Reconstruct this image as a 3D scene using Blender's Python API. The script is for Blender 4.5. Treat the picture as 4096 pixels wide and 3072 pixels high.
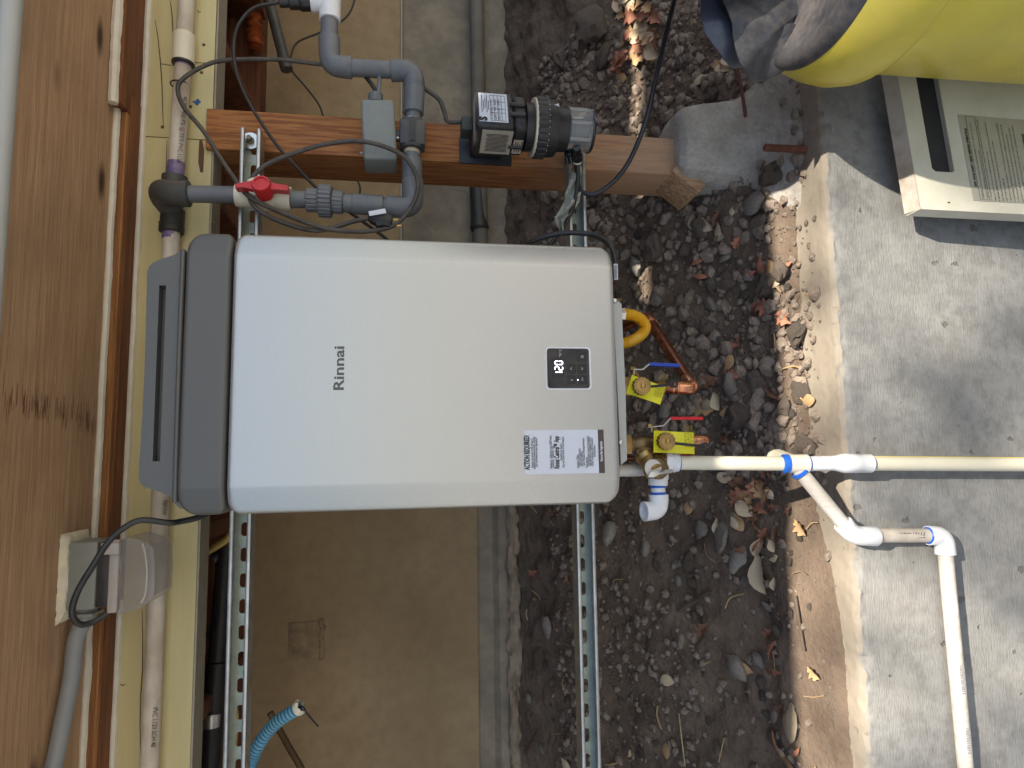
import bpy, bmesh, math, random
from mathutils import Vector, Matrix, noise, geometry
R = math.radians
random.seed(11)
for o in list(bpy.data.objects): bpy.data.objects.remove(o)
sc = bpy.context.scene
COL = sc.collection
# ---------------------------------------------------------------- camera
CAM_H = .853; F = 2600.; PIT, YAW, ROL = R(9.23), R(6.415), R(.069)
fw = Vector((math.sin(YAW)*math.cos(PIT), math.cos(YAW)*math.cos(PIT), -math.sin(PIT)))
r0 = Vector((math.cos(YAW), -math.sin(YAW), 0)); u0 = r0.cross(fw)
iu = r0*math.cos(ROL) + u0*math.sin(ROL); ir = -(u0*math.cos(ROL) - r0*math.sin(ROL))
cd = bpy.data.cameras.new('camera'); cam = bpy.data.objects.new('camera', cd); COL.objects.link(cam)
cam.matrix_world = Matrix((( ir.x, iu.x, -fw.x, 0), (ir.y, iu.y, -fw.y, 0), (ir.z, iu.z, -fw.z, CAM_H), (0, 0, 0, 1)))
cd.sensor_fit = 'HORIZONTAL'; cd.sensor_width = 36; cd.lens = 36*F/4096; cd.clip_start = .02; cd.clip_end = 500
sc.camera = cam
# ---------------------------------------------------------------- daylight
SUN = Vector((.45, -1, 1.4)).normalized()
w = bpy.data.worlds.new('World'); sc.world = w; w.use_nodes = True
nt = w.node_tree; sky = nt.nodes.new('ShaderNodeTexSky'); sky.sky_type = 'NISHITA'; sky.sun_disc = False
sky.sun_elevation = math.asin(SUN.z); sky.sun_rotation = math.atan2(SUN.x, SUN.y)
bg = nt.nodes['Background']; nt.links.new(sky.outputs[0], bg.inputs[0]); bg.inputs[1].default_value = .08
ld = bpy.data.lights.new('sun', 'SUN'); lo = bpy.data.objects.new('sun', ld); COL.objects.link(lo)
ld.energy = 5.0; ld.angle = R(.53); ld.color = (1, .91, .77)
lo.rotation_euler = SUN.to_track_quat('Z', 'Y').to_euler(); lo.location = SUN*20
sc.view_settings.view_transform = 'Standard'; sc.view_settings.look = 'None'
sc.view_settings.exposure = 1.14; sc.view_settings.gamma = 1
sc.render.engine = 'CYCLES'

# ---------------------------------------------------------------- survey: photo direction -> point on a plane of the place
def ray(px, py): return (fw*F + ir*(px-2048) - iu*(py-1536)).normalized()
def P(px, py, Y):
    d = ray(px, py); return Vector((0, 0, CAM_H)) + d*(Y/d.y)
def PZ(px, py, Z):
    d = ray(px, py); return Vector((0, 0, CAM_H)) + d*((Z-CAM_H)/d.z)
PROF = [(1.17, -.02), (1.24, -.012), (1.31, .004), (1.38, .03), (1.46, .085), (1.6, .185), (1.85, .345), (2.2, .5), (2.6, .6)]
def soil(x, y):
    z = PROF[-1][1]
    for (a, za), (b, zb) in zip(PROF, PROF[1:]):
        if y < b: z = za + (zb-za)*max(0, (y-a)/(b-a)); break
    k = min(1, max(0, (y-1.28)/.15))
    n = noise.noise(Vector((x*2.2, y*2.2, 3)))*.05 + noise.noise(Vector((x*7, y*7, 9)))*.022 + noise.noise(Vector((x*22, y*22, 1)))*.009 + noise.noise(Vector((x*60, y*60, 5)))*.004
    if x < -.1 and y < 1.42: z += .026*min(1, (-.1-x)*4)*min(1, max(0, (y-1.175)/.06))*min(1, (1.42-y)/.06)
    n += (.42-noise.voronoi(Vector((x*15, y*15+noise.noise(Vector((x*9, y*9, 0)))*.6, z*9)))[0][0])*.020*k
    return z + n*(.12+.88*k)
def PS(px, py, lift=0):
    d = ray(px, py); o = Vector((0, 0, CAM_H)); t = 1.0
    while t < 4:
        p = o + d*t
        if p.y > 1.17 and p.z < soil(p.x, p.y)+lift: return p
        t += .004
    return o + d*t

# ---------------------------------------------------------------- materials
MATS = {}
def mat(name, c1, c2=None, scale=18, rough=.6, metal=0, bump=0, bscale=None, stretch=(1, 1, 1), lo=.35, hi=.65, dirt=None, dscale=5, damt=.5, dlo=.45, rnd=0, spec=.5, coat=0, trans=0, alpha=1, rvar=.0, fine=None, famt=.3, detail=8):
    m = bpy.data.materials.new(name); m.use_nodes = True; MATS[name] = m
    n = m.node_tree.nodes; l = m.node_tree.links; b = n['Principled BSDF']
    b.inputs['Roughness'].default_value = rough; b.inputs['Metallic'].default_value = metal
    b.inputs['Specular IOR Level'].default_value = spec; b.inputs['Coat Weight'].default_value = coat
    b.inputs['Transmission Weight'].default_value = trans; b.inputs['Alpha'].default_value = alpha
    b.inputs['Base Color'].default_value = (*c1, 1)
    tc = n.new('ShaderNodeTexCoord'); mp = n.new('ShaderNodeMapping'); mp.inputs['Scale'].default_value = stretch
    l.new(tc.outputs['Object'], mp.inputs[0])
    def nz(sc_, src=mp, det=detail, ro=.6):
        t = n.new('ShaderNodeTexNoise'); t.inputs['Scale'].default_value = sc_; t.inputs['Detail'].default_value = det; t.inputs['Roughness'].default_value = ro
        l.new(src.outputs[0], t.inputs['Vector']); return t
    def ramp(src, a, bb):
        r = n.new('ShaderNodeMapRange'); r.inputs[1].default_value = a; r.inputs[2].default_value = bb; l.new(src, r.inputs[0]); return r.outputs[0]
    def mix(fac, a, bcol):
        x = n.new('ShaderNodeMix'); x.data_type = 'RGBA'
        if isinstance(fac, float): x.inputs[0].default_value = fac
        else: l.new(fac, x.inputs[0])
        for s, v in ((6, a), (7, bcol)):
            if isinstance(v, tuple): x.inputs[s].default_value = (*v, 1)
            else: l.new(v, x.inputs[s])
        return x.outputs[2]
    col = c1; N1 = None
    if c2:
        N1 = nz(scale); col = mix(ramp(N1.outputs[0], lo, hi), c1, c2)
    if fine:
        N2 = nz(scale*7, det=3); mu = n.new('ShaderNodeMath'); mu.operation = 'MULTIPLY'; mu.inputs[1].default_value = famt
        l.new(ramp(N2.outputs[0], .4, .7), mu.inputs[0]); col = mix(mu.outputs[0], col, fine)
    if dirt:
        N3 = nz(dscale, tc, 6); mu = n.new('ShaderNodeMath'); mu.operation = 'MULTIPLY'; mu.inputs[1].default_value = damt
        # tc first output is Generated; use Object
        l.new(tc.outputs['Object'], N3.inputs['Vector'])
        l.new(ramp(N3.outputs[0], dlo, dlo+.25), mu.inputs[0]); col = mix(mu.outputs[0], col, dirt)
    if rnd:
        oi = n.new('ShaderNodeObjectInfo'); hs = n.new('ShaderNodeHueSaturation'); l.new(ramp(oi.outputs['Random'], 0, 1), hs.inputs['Value'])
        r = [q for q in n if q.type == 'MAP_RANGE'][-1]; r.inputs[3].default_value = 1-rnd; r.inputs[4].default_value = 1+rnd
        if isinstance(col, tuple): hs.inputs['Color'].default_value = (*col, 1)
        else: l.new(col, hs.inputs['Color'])
        col = hs.outputs[0]
    if not isinstance(col, tuple): l.new(col, b.inputs['Base Color'])
    if rvar:
        N4 = nz(scale*.5); r = n.new('ShaderNodeMapRange'); r.inputs[1].default_value = .3; r.inputs[2].default_value = .7
        r.inputs[3].default_value = max(.02, rough-rvar); r.inputs[4].default_value = min(1, rough+rvar); l.new(N4.outputs[0], r.inputs[0]); l.new(r.outputs[0], b.inputs['Roughness'])
    if bump:
        N5 = nz(bscale or scale, det=8); bp = n.new('ShaderNodeBump'); bp.inputs['Strength'].default_value = min(1, bump); bp.inputs['Distance'].default_value = .004*max(1, bump)
        l.new(N5.outputs[0], bp.inputs['Height']); l.new(bp.outputs[0], b.inputs['Normal'])
    m['b'] = 1
    return m
def wood(name, c1, c2, axis, knots=0, lines=60, rough=.7, dark=(.05, .02, .01), blot=.35, lo=.38, hi=.62):
    st = [1, 1, 1]; ai = 'XYZ'.index(axis); st[ai] = .06
    m = mat(name, c1, c2, scale=lines, rough=rough, stretch=tuple(st), bump=.5, bscale=lines*1.6, lo=lo, hi=hi, dirt=tuple(c*.45 for c in c1), dscale=4, damt=blot, detail=4)
    n = m.node_tree.nodes; l = m.node_tree.links; b = n['Principled BSDF']
    if knots:
        tc = [q for q in n if q.type == 'TEX_COORD'][0]; mp = n.new('ShaderNodeMapping'); s2 = [5.5, 5.5, 5.5]; s2[ai] = 2.2; mp.inputs['Scale'].default_value = s2
        l.new(tc.outputs['Object'], mp.inputs[0]); v = n.new('ShaderNodeTexVoronoi'); v.inputs['Scale'].default_value = knots
        l.new(mp.outputs[0], v.inputs['Vector']); r = n.new('ShaderNodeMapRange'); r.inputs[1].default_value = .17; r.inputs[2].default_value = .06; l.new(v.outputs['Distance'], r.inputs[0])
        src = b.inputs['Base Color'].links[0].from_socket; x = n.new('ShaderNodeMix'); x.data_type = 'RGBA'; l.new(r.outputs[0], x.inputs[0]); l.new(src, x.inputs[6]); x.inputs[7].default_value = (*dark, 1); l.new(x.outputs[2], b.inputs['Base Color'])
    return m
def emis(name, c, s):
    m = mat(name, c); b = m.node_tree.nodes['Principled BSDF']; b.inputs['Emission Color'].default_value = (*c, 1); b.inputs['Emission Strength'].default_value = s; return m

silver = mat('silver_paint', (.51, .51, .495), (.54, .54, .525), 300, rough=.33, metal=.65, rvar=.03, detail=2)
greyp = mat('grey_cover_paint', (.115, .114, .108), (.13, .129, .122), 400, rough=.42, metal=.25, detail=2)
blackp = mat('black_plastic', (.018, .019, .022), (.03, .031, .034), 60, rough=.45, dirt=(.10, .085, .07), damt=.3)
glossk = mat('black_glass', (.008, .008, .012), rough=.12, coat=.5)
keym = mat('key_black', (.014, .014, .019), rough=.28)
digit = emis('digit_light', (.85, .9, 1), 2.2)
iconm = mat('icon_white', (.55, .57, .6), rough=.5)
darkink = mat('dark_ink', (.03, .035, .035), rough=.5)
logoink = mat('logo_grey', (.09, .10, .09), rough=.35, metal=.4)
paper = mat('white_paper', (.74, .77, .84), (.70, .73, .80), 30, rough=.45)
paperdull = mat('dusty_paper', (.50, .44, .36), (.42, .37, .30), 30, rough=.7)
brownp = mat('brown_band', (.085, .06, .055), rough=.5)
zinc = mat('galvanised_steel', (.42, .44, .43), (.58, .60, .59), 45, rough=.38, metal=.85, dirt=(.22, .19, .15), damt=.45, dscale=9, rvar=.1)
zincw = mat('zinc_web', (.32, .37, .34), (.44, .50, .46), 30, rough=.5, metal=.6, dirt=(.16, .16, .13), damt=.4)
steel = mat('steel', (.55, .56, .56), (.66, .66, .66), 40, rough=.3, metal=.95)
cedar = wood('post_wood', (.42, .175, .055), (.25, .085, .026), 'Z', lines=150, blot=.3, lo=.44, hi=.56)
def weather(m, z0, z1, c):
    n = m.node_tree.nodes; l = m.node_tree.links; b = n['Principled BSDF']; tc = [q for q in n if q.type == 'TEX_COORD'][0]; sx = n.new('ShaderNodeSeparateXYZ'); l.new(tc.outputs['Object'], sx.inputs[0])
    nz = n.new('ShaderNodeTexNoise'); nz.inputs['Scale'].default_value = 14; mp = n.new('ShaderNodeMapping'); mp.inputs['Scale'].default_value = (1.5, 1.5, .35); l.new(tc.outputs['Object'], mp.inputs[0]); l.new(mp.outputs[0], nz.inputs['Vector'])
    ad = n.new('ShaderNodeMath'); ad.operation = 'MULTIPLY_ADD'; ad.inputs[1].default_value = .35; l.new(nz.outputs[0], ad.inputs[0]); l.new(sx.outputs[2], ad.inputs[2])
    r = n.new('ShaderNodeMapRange'); r.inputs[1].default_value = z1+.17; r.inputs[2].default_value = z0+.17; r.inputs[4].default_value = .58; l.new(ad.outputs[0], r.inputs[0])
    src = b.inputs['Base Color'].links[0].from_socket; x = n.new('ShaderNodeMix'); x.data_type = 'RGBA'; l.new(r.outputs[0], x.inputs[0]); l.new(src, x.inputs[6]); x.inputs[7].default_value = (*c, 1); l.new(x.outputs[2], b.inputs['Base Color'])
weather(cedar, .12, .42, (.50, .385, .28))
postend = wood('post_wood_weathered', (.50, .33, .20), (.34, .19, .10), 'Z', lines=150, blot=.2, lo=.44, hi=.56)
ply = wood('plywood', (.52, .335, .195), (.41, .25, .14), 'X', knots=1.6, lines=85, dark=(.07, .028, .014), blot=.4)
trim_o = wood('trim_orange', (.42, .20, .07), (.27, .115, .04), 'X', lines=110, blot=.25)
trim_r = wood('trim_red', (.235, .085, .03), (.13, .042, .016), 'X', lines=70, knots=1.2, blot=.5)
redw = wood('joist_wood', (.17, .06, .022), (.085, .028, .012), 'X', lines=60, blot=.4)
yel = wood('yellow_paint', (.60, .53, .29), (.54, .47, .25), 'X', lines=22, rough=.55, blot=.0)
yelshade = mat('beam_under_shade', (.36, .33, .27), (.30, .275, .22), 30, rough=.7)  # greyed beam yellow: shade of the underside painted in
caulkm = mat('caulk', (.72, .69, .60), (.64, .60, .50), 25, rough=.5, bump=.4, bscale=60)
pvcw = mat('white_pvc', (.80, .81, .83), (.76, .77, .79), 20, rough=.28, spec=.5, dirt=(.55, .52, .47), damt=.15)
pvcc = mat('cream_pvc', (.78, .73, .58), (.74, .69, .54), 14, rough=.35, dirt=(.5, .45, .35), damt=.2)
pvcd = mat('dusty_white_pipe', (.66, .60, .52), (.50, .43, .36), 34, rough=.55, stretch=(.3, 1, 1), dirt=(.33, .26, .19), damt=.6, dscale=12)
pvcs = mat('scuffed_white_pipe', (.72, .69, .64), (.52, .47, .41), 40, rough=.45, stretch=(1, 1, .12), dirt=(.45, .38, .32), damt=.45, dscale=9)
pvcg = mat('grey_pvc', (.135, .148, .165), (.17, .18, .195), 25, rough=.42, dirt=(.17, .16, .15), damt=.5, dscale=14, bump=.12, bscale=50)
pvcdk = mat('dark_grey_pvc', (.05, .052, .055), (.075, .075, .075), 18, rough=.5, dirt=(.13, .12, .10), damt=.6, dscale=12)
purple = mat('purple_primer', (.11, .08, .26), (.26, .20, .30), 45, rough=.4)
bluep = mat('blue_cement', (.01, .10, .55), (.02, .16, .62), 60, rough=.35)
boxg = mat('grey_box', (.215, .235, .23), (.24, .26, .25), 60, rough=.5, dirt=(.17, .16, .14), damt=.25)
redp = mat('red_handle', (.62, .03, .035), (.52, .02, .025), 30, rough=.35)
coil = mat('cord_brown_black', (.05, .043, .038), (.085, .075, .065), 60, rough=.6, dirt=(.14, .12, .10), damt=.6, dscale=20)
cordk = mat('cord_black', (.014, .014, .016), (.025, .025, .027), 60, rough=.4, dirt=(.07, .065, .06), damt=.3)
copper = mat('copper', (.50, .22, .13), (.30, .11, .06), 30, rough=.3, metal=.95, dirt=(.16, .055, .03), damt=.75, dscale=16, dlo=.4, rvar=.12)
copperb = mat('copper_bright', (.80, .42, .27), (.6, .25, .14), 40, rough=.25, metal=.95, rvar=.1)
brass = mat('brass', (.52, .36, .14), (.38, .24, .09), 40, rough=.38, metal=.85, dirt=(.14, .10, .06), damt=.5, dscale=25)
brassdk = mat('brass_dark', (.26, .18, .085), (.17, .11, .055), 40, rough=.45, metal=.7, dirt=(.06, .045, .03), damt=.6, dscale=25)
gasy = mat('gas_hose_yellow', (.78, .42, .02), (.70, .36, .015), 20, rough=.42)
tagy = mat('tag_yellow', (.86, .80, .03), (.82, .75, .02), 12, rough=.5)
bluev = mat('blue_vinyl', (.02, .07, .42), rough=.35)
redv = mat('red_vinyl', (.62, .02, .03), rough=.35)
tan = mat('tan_panel', (.35, .26, .155), (.30, .22, .13), 3, rough=.9, fine=(.17, .12, .07), famt=.35, dirt=(.20, .135, .075), dscale=1.6, damt=.5, bump=.3, bscale=120)
stem = mat('stem_concrete', (.29, .25, .19), (.20, .17, .13), 5, rough=.9, fine=(.09, .08, .065), famt=.25, dirt=(.11, .095, .08), dscale=7, damt=.6, bump=.8, bscale=40)
pierm = mat('pier_concrete', (.50, .48, .44), (.36, .335, .30), 14, rough=.92, fine=(.15, .13, .11), famt=.3, dirt=(.30, .24, .16), dscale=6, damt=.6, bump=1.6, bscale=55)
barrely = mat('barrel_yellow', (.80, .67, .10), (.74, .60, .08), 7, rough=.34, dirt=(.40, .33, .08), damt=.35, dscale=6, rvar=.08, spec=.5)
barrelk = mat('barrel_black', (.03, .032, .042), (.065, .066, .078), 10, rough=.42, dirt=(.24, .21, .18), damt=.5, dscale=7, dlo=.5, bump=.3, bscale=70, fine=(.3, .25, .18), famt=.18)
coverm = mat('cover_cream', (.69, .67, .57), (.64, .62, .52), 9, rough=.42, dirt=(.38, .34, .25), damt=.3, dscale=8)
coverlip = mat('cover_cream_dirty', (.60, .56, .50), (.34, .26, .19), 14, rough=.55, lo=.45, hi=.7)
coverblk = mat('cover_dark_slot', (.022, .024, .03), (.03, .032, .038), 20, rough=.6)
labelg = mat('foil_label', (.50, .49, .42), (.46, .45, .38), 30, rough=.35, metal=.3)
rust = mat('rust', (.23, .085, .045), (.13, .05, .03), 60, rough=.85, bump=.6, bscale=120)
twigm = mat('twig_red', (.16, .05, .045), (.10, .04, .03), 40, rough=.7)
clear = mat('clear_plastic', (.80, .79, .76), rough=.10, alpha=.30, spec=.5)
smoke = mat('clear_cover_plastic', (.40, .37, .35), (.33, .30, .29), 20, rough=.25, alpha=.42, spec=.5)
cream = mat('cream_roller', (.72, .66, .50), rough=.4)
foam = mat('foam_gasket', (.74, .69, .55), (.66, .60, .46), 30, rough=.8, bump=.6, bscale=50)
ofoam = mat('orange_foam', (.42, .10, .02), (.30, .065, .015), 25, rough=.8, bump=1, bscale=50)
foil = mat('pale_rag', (.52, .53, .46), (.36, .40, .36), 25, rough=.45, dirt=(.62, .6, .52), damt=.5)
blue = mat('blue_conduit', (.15, .42, .62), (.13, .37, .57), 15, rough=.45)
bluedk = mat('blue_conduit_groove', (.03, .09, .15), rough=.6)
ycab = mat('yellow_cable', (.50, .38, .12), rough=.5)
leafm = [mat('leaf_tan', (.50, .34, .18), (.36, .21, .10), 40, rough=.75, rnd=.3, bump=.2), mat('leaf_brown', (.22, .105, .06), (.13, .06, .035), 40, rough=.75, rnd=.35, bump=.2), mat('leaf_pale', (.55, .46, .33), (.42, .32, .2), 40, rough=.75, rnd=.25, bump=.2), mat('leaf_rust', (.36, .15, .09), (.24, .10, .06), 40, rough=.75, rnd=.3)]
soilm = mat('soil', (.19, .138, .10), (.11, .078, .056), 9, rough=.95, fine=(.20, .155, .12), famt=.3, dirt=(.07, .05, .04), dscale=3, damt=.5, bump=2.2, bscale=70)
clodm = mat('dirt_clod_earth', (.225, .18, .145), (.14, .108, .084), 22, rough=.95, fine=(.34, .285, .235), famt=.35, rnd=.3, bump=2.0, bscale=80)
stonem = mat('stone_grey', (.25, .22, .19), (.17, .145, .125), 12, rough=.85, rnd=.25, fine=(.32, .30, .28), famt=.2, bump=.6, bscale=60)
palestone = mat('stone_pale', (.40, .37, .32), (.26, .235, .20), 14, rough=.9, rnd=.15, bump=.9, bscale=50)
straw = mat('straw', (.45, .32, .17), (.33, .22, .11), 30, rough=.7, rnd=.3)
bark = mat('bark', (.12, .09, .065), (.06, .045, .035), 12, rough=.9, bump=1.5, stretch=(1, 1, .2))
foliage = mat('oak_foliage', (.045, .085, .025), (.07, .11, .035), 3, rough=.6)
white_paint = mat('white_house_paint', (.74, .73, .70), (.70, .69, .66), 6, rough=.6)
greyfas = mat('grey_fascia', (.42, .43, .42), (.38, .39, .38), 8, rough=.5)
pave = mat('lower_paving', (.42, .405, .375), (.35, .335, .305), 2, rough=.9, fine=(.18, .17, .15), famt=.2, bump=.4, bscale=90)

# concrete of the retaining wall: form-board streaks along X, pits, stains
def wall_material():
    m = mat('wall_concrete', (.315, .312, .30), (.20, .20, .198), 6.5, rough=.9, lo=.3, hi=.7, fine=(.15, .145, .14), famt=.6, dirt=(.36, .33, .28), dscale=4.5, damt=.35, dlo=.52)
    n = m.node_tree.nodes; l = m.node_tree.links; b = n['Principled BSDF']; tc = [q for q in n if q.type == 'TEX_COORD'][0]
    def mp(s):
        q = n.new('ShaderNodeMapping'); q.inputs['Scale'].default_value = s; l.new(tc.outputs['Object'], q.inputs[0]); return q
    st = n.new('ShaderNodeTexNoise'); st.inputs['Scale'].default_value = 1; st.inputs['Detail'].default_value = 6; l.new(mp((70, 90, 300)).outputs[0], st.inputs['Vector'])
    # pits, sparse
    v = n.new('ShaderNodeTexVoronoi'); v.inputs['Scale'].default_value = 1; wn = n.new('ShaderNodeTexNoise'); wn.inputs['Scale'].default_value = 90
    q = mp((38, 38, 24)); l.new(tc.outputs['Object'], wn.inputs['Vector']); va = n.new('ShaderNodeVectorMath'); va.operation = 'MULTIPLY_ADD'
    va.inputs[1].default_value = (.5, .5, .5); l.new(wn.outputs['Color'], va.inputs[0]); l.new(q.outputs[0], va.inputs[2]); l.new(va.outputs[0], v.inputs['Vector'])
    sep = n.new('ShaderNodeSeparateColor'); l.new(v.outputs['Color'], sep.inputs[0])
    gt = n.new('ShaderNodeMapRange'); gt.inputs[1].default_value = .80; gt.inputs[2].default_value = 1.0; gt.inputs[3].default_value = 0; gt.inputs[4].default_value = .30; l.new(sep.outputs[0], gt.inputs[0])
    lt = n.new('ShaderNodeMath'); lt.operation = 'SUBTRACT'; l.new(gt.outputs[0], lt.inputs[0]); l.new(v.outputs['Distance'], lt.inputs[1])
    pit = n.new('ShaderNodeMapRange'); pit.inputs[1].default_value = 0; pit.inputs[2].default_value = .06; l.new(lt.outputs[0], pit.inputs[0])
    src = b.inputs['Base Color'].links[0].from_socket
    a = n.new('ShaderNodeMix'); a.data_type = 'RGBA'; r = n.new('ShaderNodeMapRange'); r.inputs[1].default_value = .60; r.inputs[2].default_value = .74; r.inputs[4].default_value = .30; l.new(st.outputs[0], r.inputs[0])
    l.new(r.outputs[0], a.inputs[0]); l.new(src, a.inputs[6]); a.inputs[7].default_value = (.17, .165, .16, 1)
    c = n.new('ShaderNodeMix'); c.data_type = 'RGBA'; mu = n.new('ShaderNodeMath'); mu.operation = 'MULTIPLY'; mu.inputs[1].default_value = .75; l.new(pit.outputs[0], mu.inputs[0]); l.new(mu.outputs[0], c.inputs[0]); l.new(a.outputs[2], c.inputs[6]); c.inputs[7].default_value = (.13, .12, .105, 1)
    ge = n.new('ShaderNodeNewGeometry'); sx = n.new('ShaderNodeSeparateXYZ'); l.new(ge.outputs['Normal'], sx.inputs[0]); up = n.new('ShaderNodeMapRange'); up.inputs[1].default_value = .35; up.inputs[2].default_value = .8; up.inputs[4].default_value = .85; l.new(sx.outputs[2], up.inputs[0])
    dn = n.new('ShaderNodeTexNoise'); dn.inputs['Scale'].default_value = 25; dn.inputs['Detail'].default_value = 8; l.new(tc.outputs['Object'], dn.inputs['Vector']); dm = n.new('ShaderNodeMix'); dm.data_type = 'RGBA'; l.new(dn.outputs[0], dm.inputs[0]); dm.inputs[6].default_value = (.37, .32, .25, 1); dm.inputs[7].default_value = (.25, .205, .155, 1)
    cs_ = n.new('ShaderNodeMix'); cs_.data_type = 'RGBA'; l.new(up.outputs[0], cs_.inputs[0]); l.new(c.outputs[2], cs_.inputs[6]); l.new(dm.outputs[2], cs_.inputs[7]); l.new(cs_.outputs[2], b.inputs['Base Color'])
    hh = n.new('ShaderNodeMath'); hh.operation = 'MULTIPLY_ADD'; hh.inputs[1].default_value = -1.5; l.new(pit.outputs[0], hh.inputs[0]); l.new(st.outputs[0], hh.inputs[2])
    bp = n.new('ShaderNodeBump'); bp.inputs['Strength'].default_value = .55; bp.inputs['Distance'].default_value = .0025; l.new(hh.outputs[0], bp.inputs['Height']); l.new(bp.outputs[0], b.inputs['Normal'])
    return m
wallm = wall_material()

# ---------------------------------------------------------------- mesh helpers
WO = {}
def J(*parts):
    V, Fc = [], []
    for v, f in parts:
        k = len(V); V += list(v); Fc += [tuple(i+k for i in q) for q in f]
    return V, Fc
def mk(name, vf, m, parent=None, label=None, cat=None, group=None, kind=None, sharp=35, smooth=True, mats=None, midx=None, fix=True):
    V, Fc = vf
    V = [Vector(v) for v in V]
    lo_ = Vector([min(v[i] for v in V) for i in range(3)]); hi_ = Vector([max(v[i] for v in V) for i in range(3)])
    org = Vector(((lo_.x+hi_.x)/2, (lo_.y+hi_.y)/2, lo_.z))
    me = bpy.data.meshes.new(name); me.from_pydata([v-org for v in V], [], Fc)
    if fix:
        bm = bmesh.new(); bm.from_mesh(me); bmesh.ops.recalc_face_normals(bm, faces=bm.faces); bm.to_mesh(me); bm.free()
    for q in (mats or [m]): me.materials.append(q)
    if midx:
        for p_, i in zip(me.polygons, midx): p_.material_index = i
    if smooth:
        me.shade_smooth()
        me.set_sharp_from_angle(angle=R(sharp))
    o = bpy.data.objects.new(name, me); COL.objects.link(o); WO[o] = org
    if parent: o.parent = parent; o.location = org - WO[parent]
    else: o.location = org
    tag(o, label, cat, group, kind); return o
def tag(o, label=None, cat=None, group=None, kind=None):
    for k, v in (('label', label), ('category', cat), ('group', group), ('kind', kind)):
        if v: o[k] = v
def thing(name, label, cat, loc, group=None):
    o = bpy.data.objects.new(name, None); COL.objects.link(o); o.location = loc; o.empty_display_size = .05; WO[o] = Vector(loc); tag(o, label, cat, group); return o
def frame(d):
    d = Vector(d).normalized(); a = Vector((0, 0, 1)) if abs(d.z) < .9 else Vector((1, 0, 0)); x = a.cross(d).normalized(); return x, d.cross(x), d
def spline(pts, k=8):
    pts = [Vector(p) for p in pts]; out = []
    e = [pts[0]*2-pts[1]] + pts + [pts[-1]*2-pts[-2]]
    for i in range(1, len(e)-2):
        a, b, c, d = e[i-1:i+3]
        for s in range(k):
            t = s/k; out.append(.5*((2*b)+(c-a)*t+(2*a-5*b+4*c-d)*t*t+(3*b-a-3*c+d)*t**3))
    return out+[pts[-1]]
def tube(pts, r, n=12, caps=True):
    pts = [Vector(p) for p in pts]; V, Fc = [], []; m_ = len(pts)
    T = [(pts[min(i+1, m_-1)]-pts[max(i-1, 0)]).normalized() for i in range(m_)]
    x, y, _ = frame(T[0])
    for i, p in enumerate(pts):
        if i:
            q = T[i-1].rotation_difference(T[i]); x = q @ x; y = q @ y
        rr = r[i] if isinstance(r, (list, tuple)) else r
        for k in range(n):
            a = 2*math.pi*k/n; V.append(p + x*(rr*math.cos(a)) + y*(rr*math.sin(a)))
    for i in range(m_-1):
        for k in range(n): Fc.append((i*n+k, i*n+(k+1) % n, (i+1)*n+(k+1) % n, (i+1)*n+k))
    if caps: Fc += [tuple(range(n))[::-1], tuple((m_-1)*n+k for k in range(n))]
    return V, Fc
def lathe(p, d, prof, n=24, caps=True):
    p = Vector(p); x, y, z = frame(d); V, Fc = [], []
    for t, r in prof:
        for k in range(n):
            a = 2*math.pi*k/n; V.append(p + z*t + x*(r*math.cos(a)) + y*(r*math.sin(a)))
    for i in range(len(prof)-1):
        for k in range(n): Fc.append((i*n+k, i*n+(k+1) % n, (i+1)*n+(k+1) % n, (i+1)*n+k))
    if caps: Fc += [tuple(range(n))[::-1], tuple((len(prof)-1)*n+k for k in range(n))]
    return V, Fc
def cyl(a, b, r, n=20, ch=.0012):
    a, b = Vector(a), Vector(b); L = (b-a).length; ch = min(ch, r*.3, L*.3)
    return lathe(a, b-a, [(0, r-ch), (ch, r), (L-ch, r), (L, r-ch)], n)
def box(c, s, rot=None, bev=.002, seg=2):
    bm = bmesh.new(); bmesh.ops.create_cube(bm, size=1); bmesh.ops.scale(bm, vec=Vector(s), verts=bm.verts)
    if bev: bmesh.ops.bevel(bm, geom=bm.edges[:], offset=min(bev, min(s)*.4), segments=seg, affect='EDGES', profile=.5)
    if rot: bmesh.ops.rotate(bm, matrix=rot, verts=bm.verts)
    bmesh.ops.translate(bm, vec=Vector(c), verts=bm.verts); bm.verts.index_update()
    r = ([v.co.copy() for v in bm.verts], [tuple(v.index for v in f.verts) for f in bm.faces]); bm.free(); return r
def bx(a, b, bev=.002): 
    a, b = Vector(a), Vector(b); return box((a+b)/2, [abs(q) for q in (b-a)], None, bev)
def prism(poly, d, holes=()):
    """flat polygon (3-D points) with holes, extruded by vector d"""
    d = Vector(d); loops = [[Vector(p) for p in poly]]+[[Vector(p) for p in h] for h in holes]
    flat = [p for L in loops for p in L]; n = len(flat); tri = geometry.tessellate_polygon(loops)
    V = flat+[p+d for p in flat]; Fc = [tuple(t) for t in tri]+[tuple(i+n for i in t[::-1]) for t in tri]; k = 0
    for L in loops:
        m_ = len(L)
        for i in range(m_): Fc.append((k+i, k+(i+1) % m_, k+(i+1) % m_+n, k+i+n))
        k += m_
    return V, Fc
def rrect(x0, x1, z0, z1, r, y, seg=5):
    out = []
    for cx, cz, a0 in ((x1-r, z1-r, 0), (x0+r, z1-r, 90), (x0+r, z0+r, 180), (x1-r, z0+r, 270)):
        for k in range(seg+1):
            a = R(a0+90*k/seg); out.append(Vector((cx+r*math.cos(a), y, cz+r*math.sin(a))))
    return out
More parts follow.
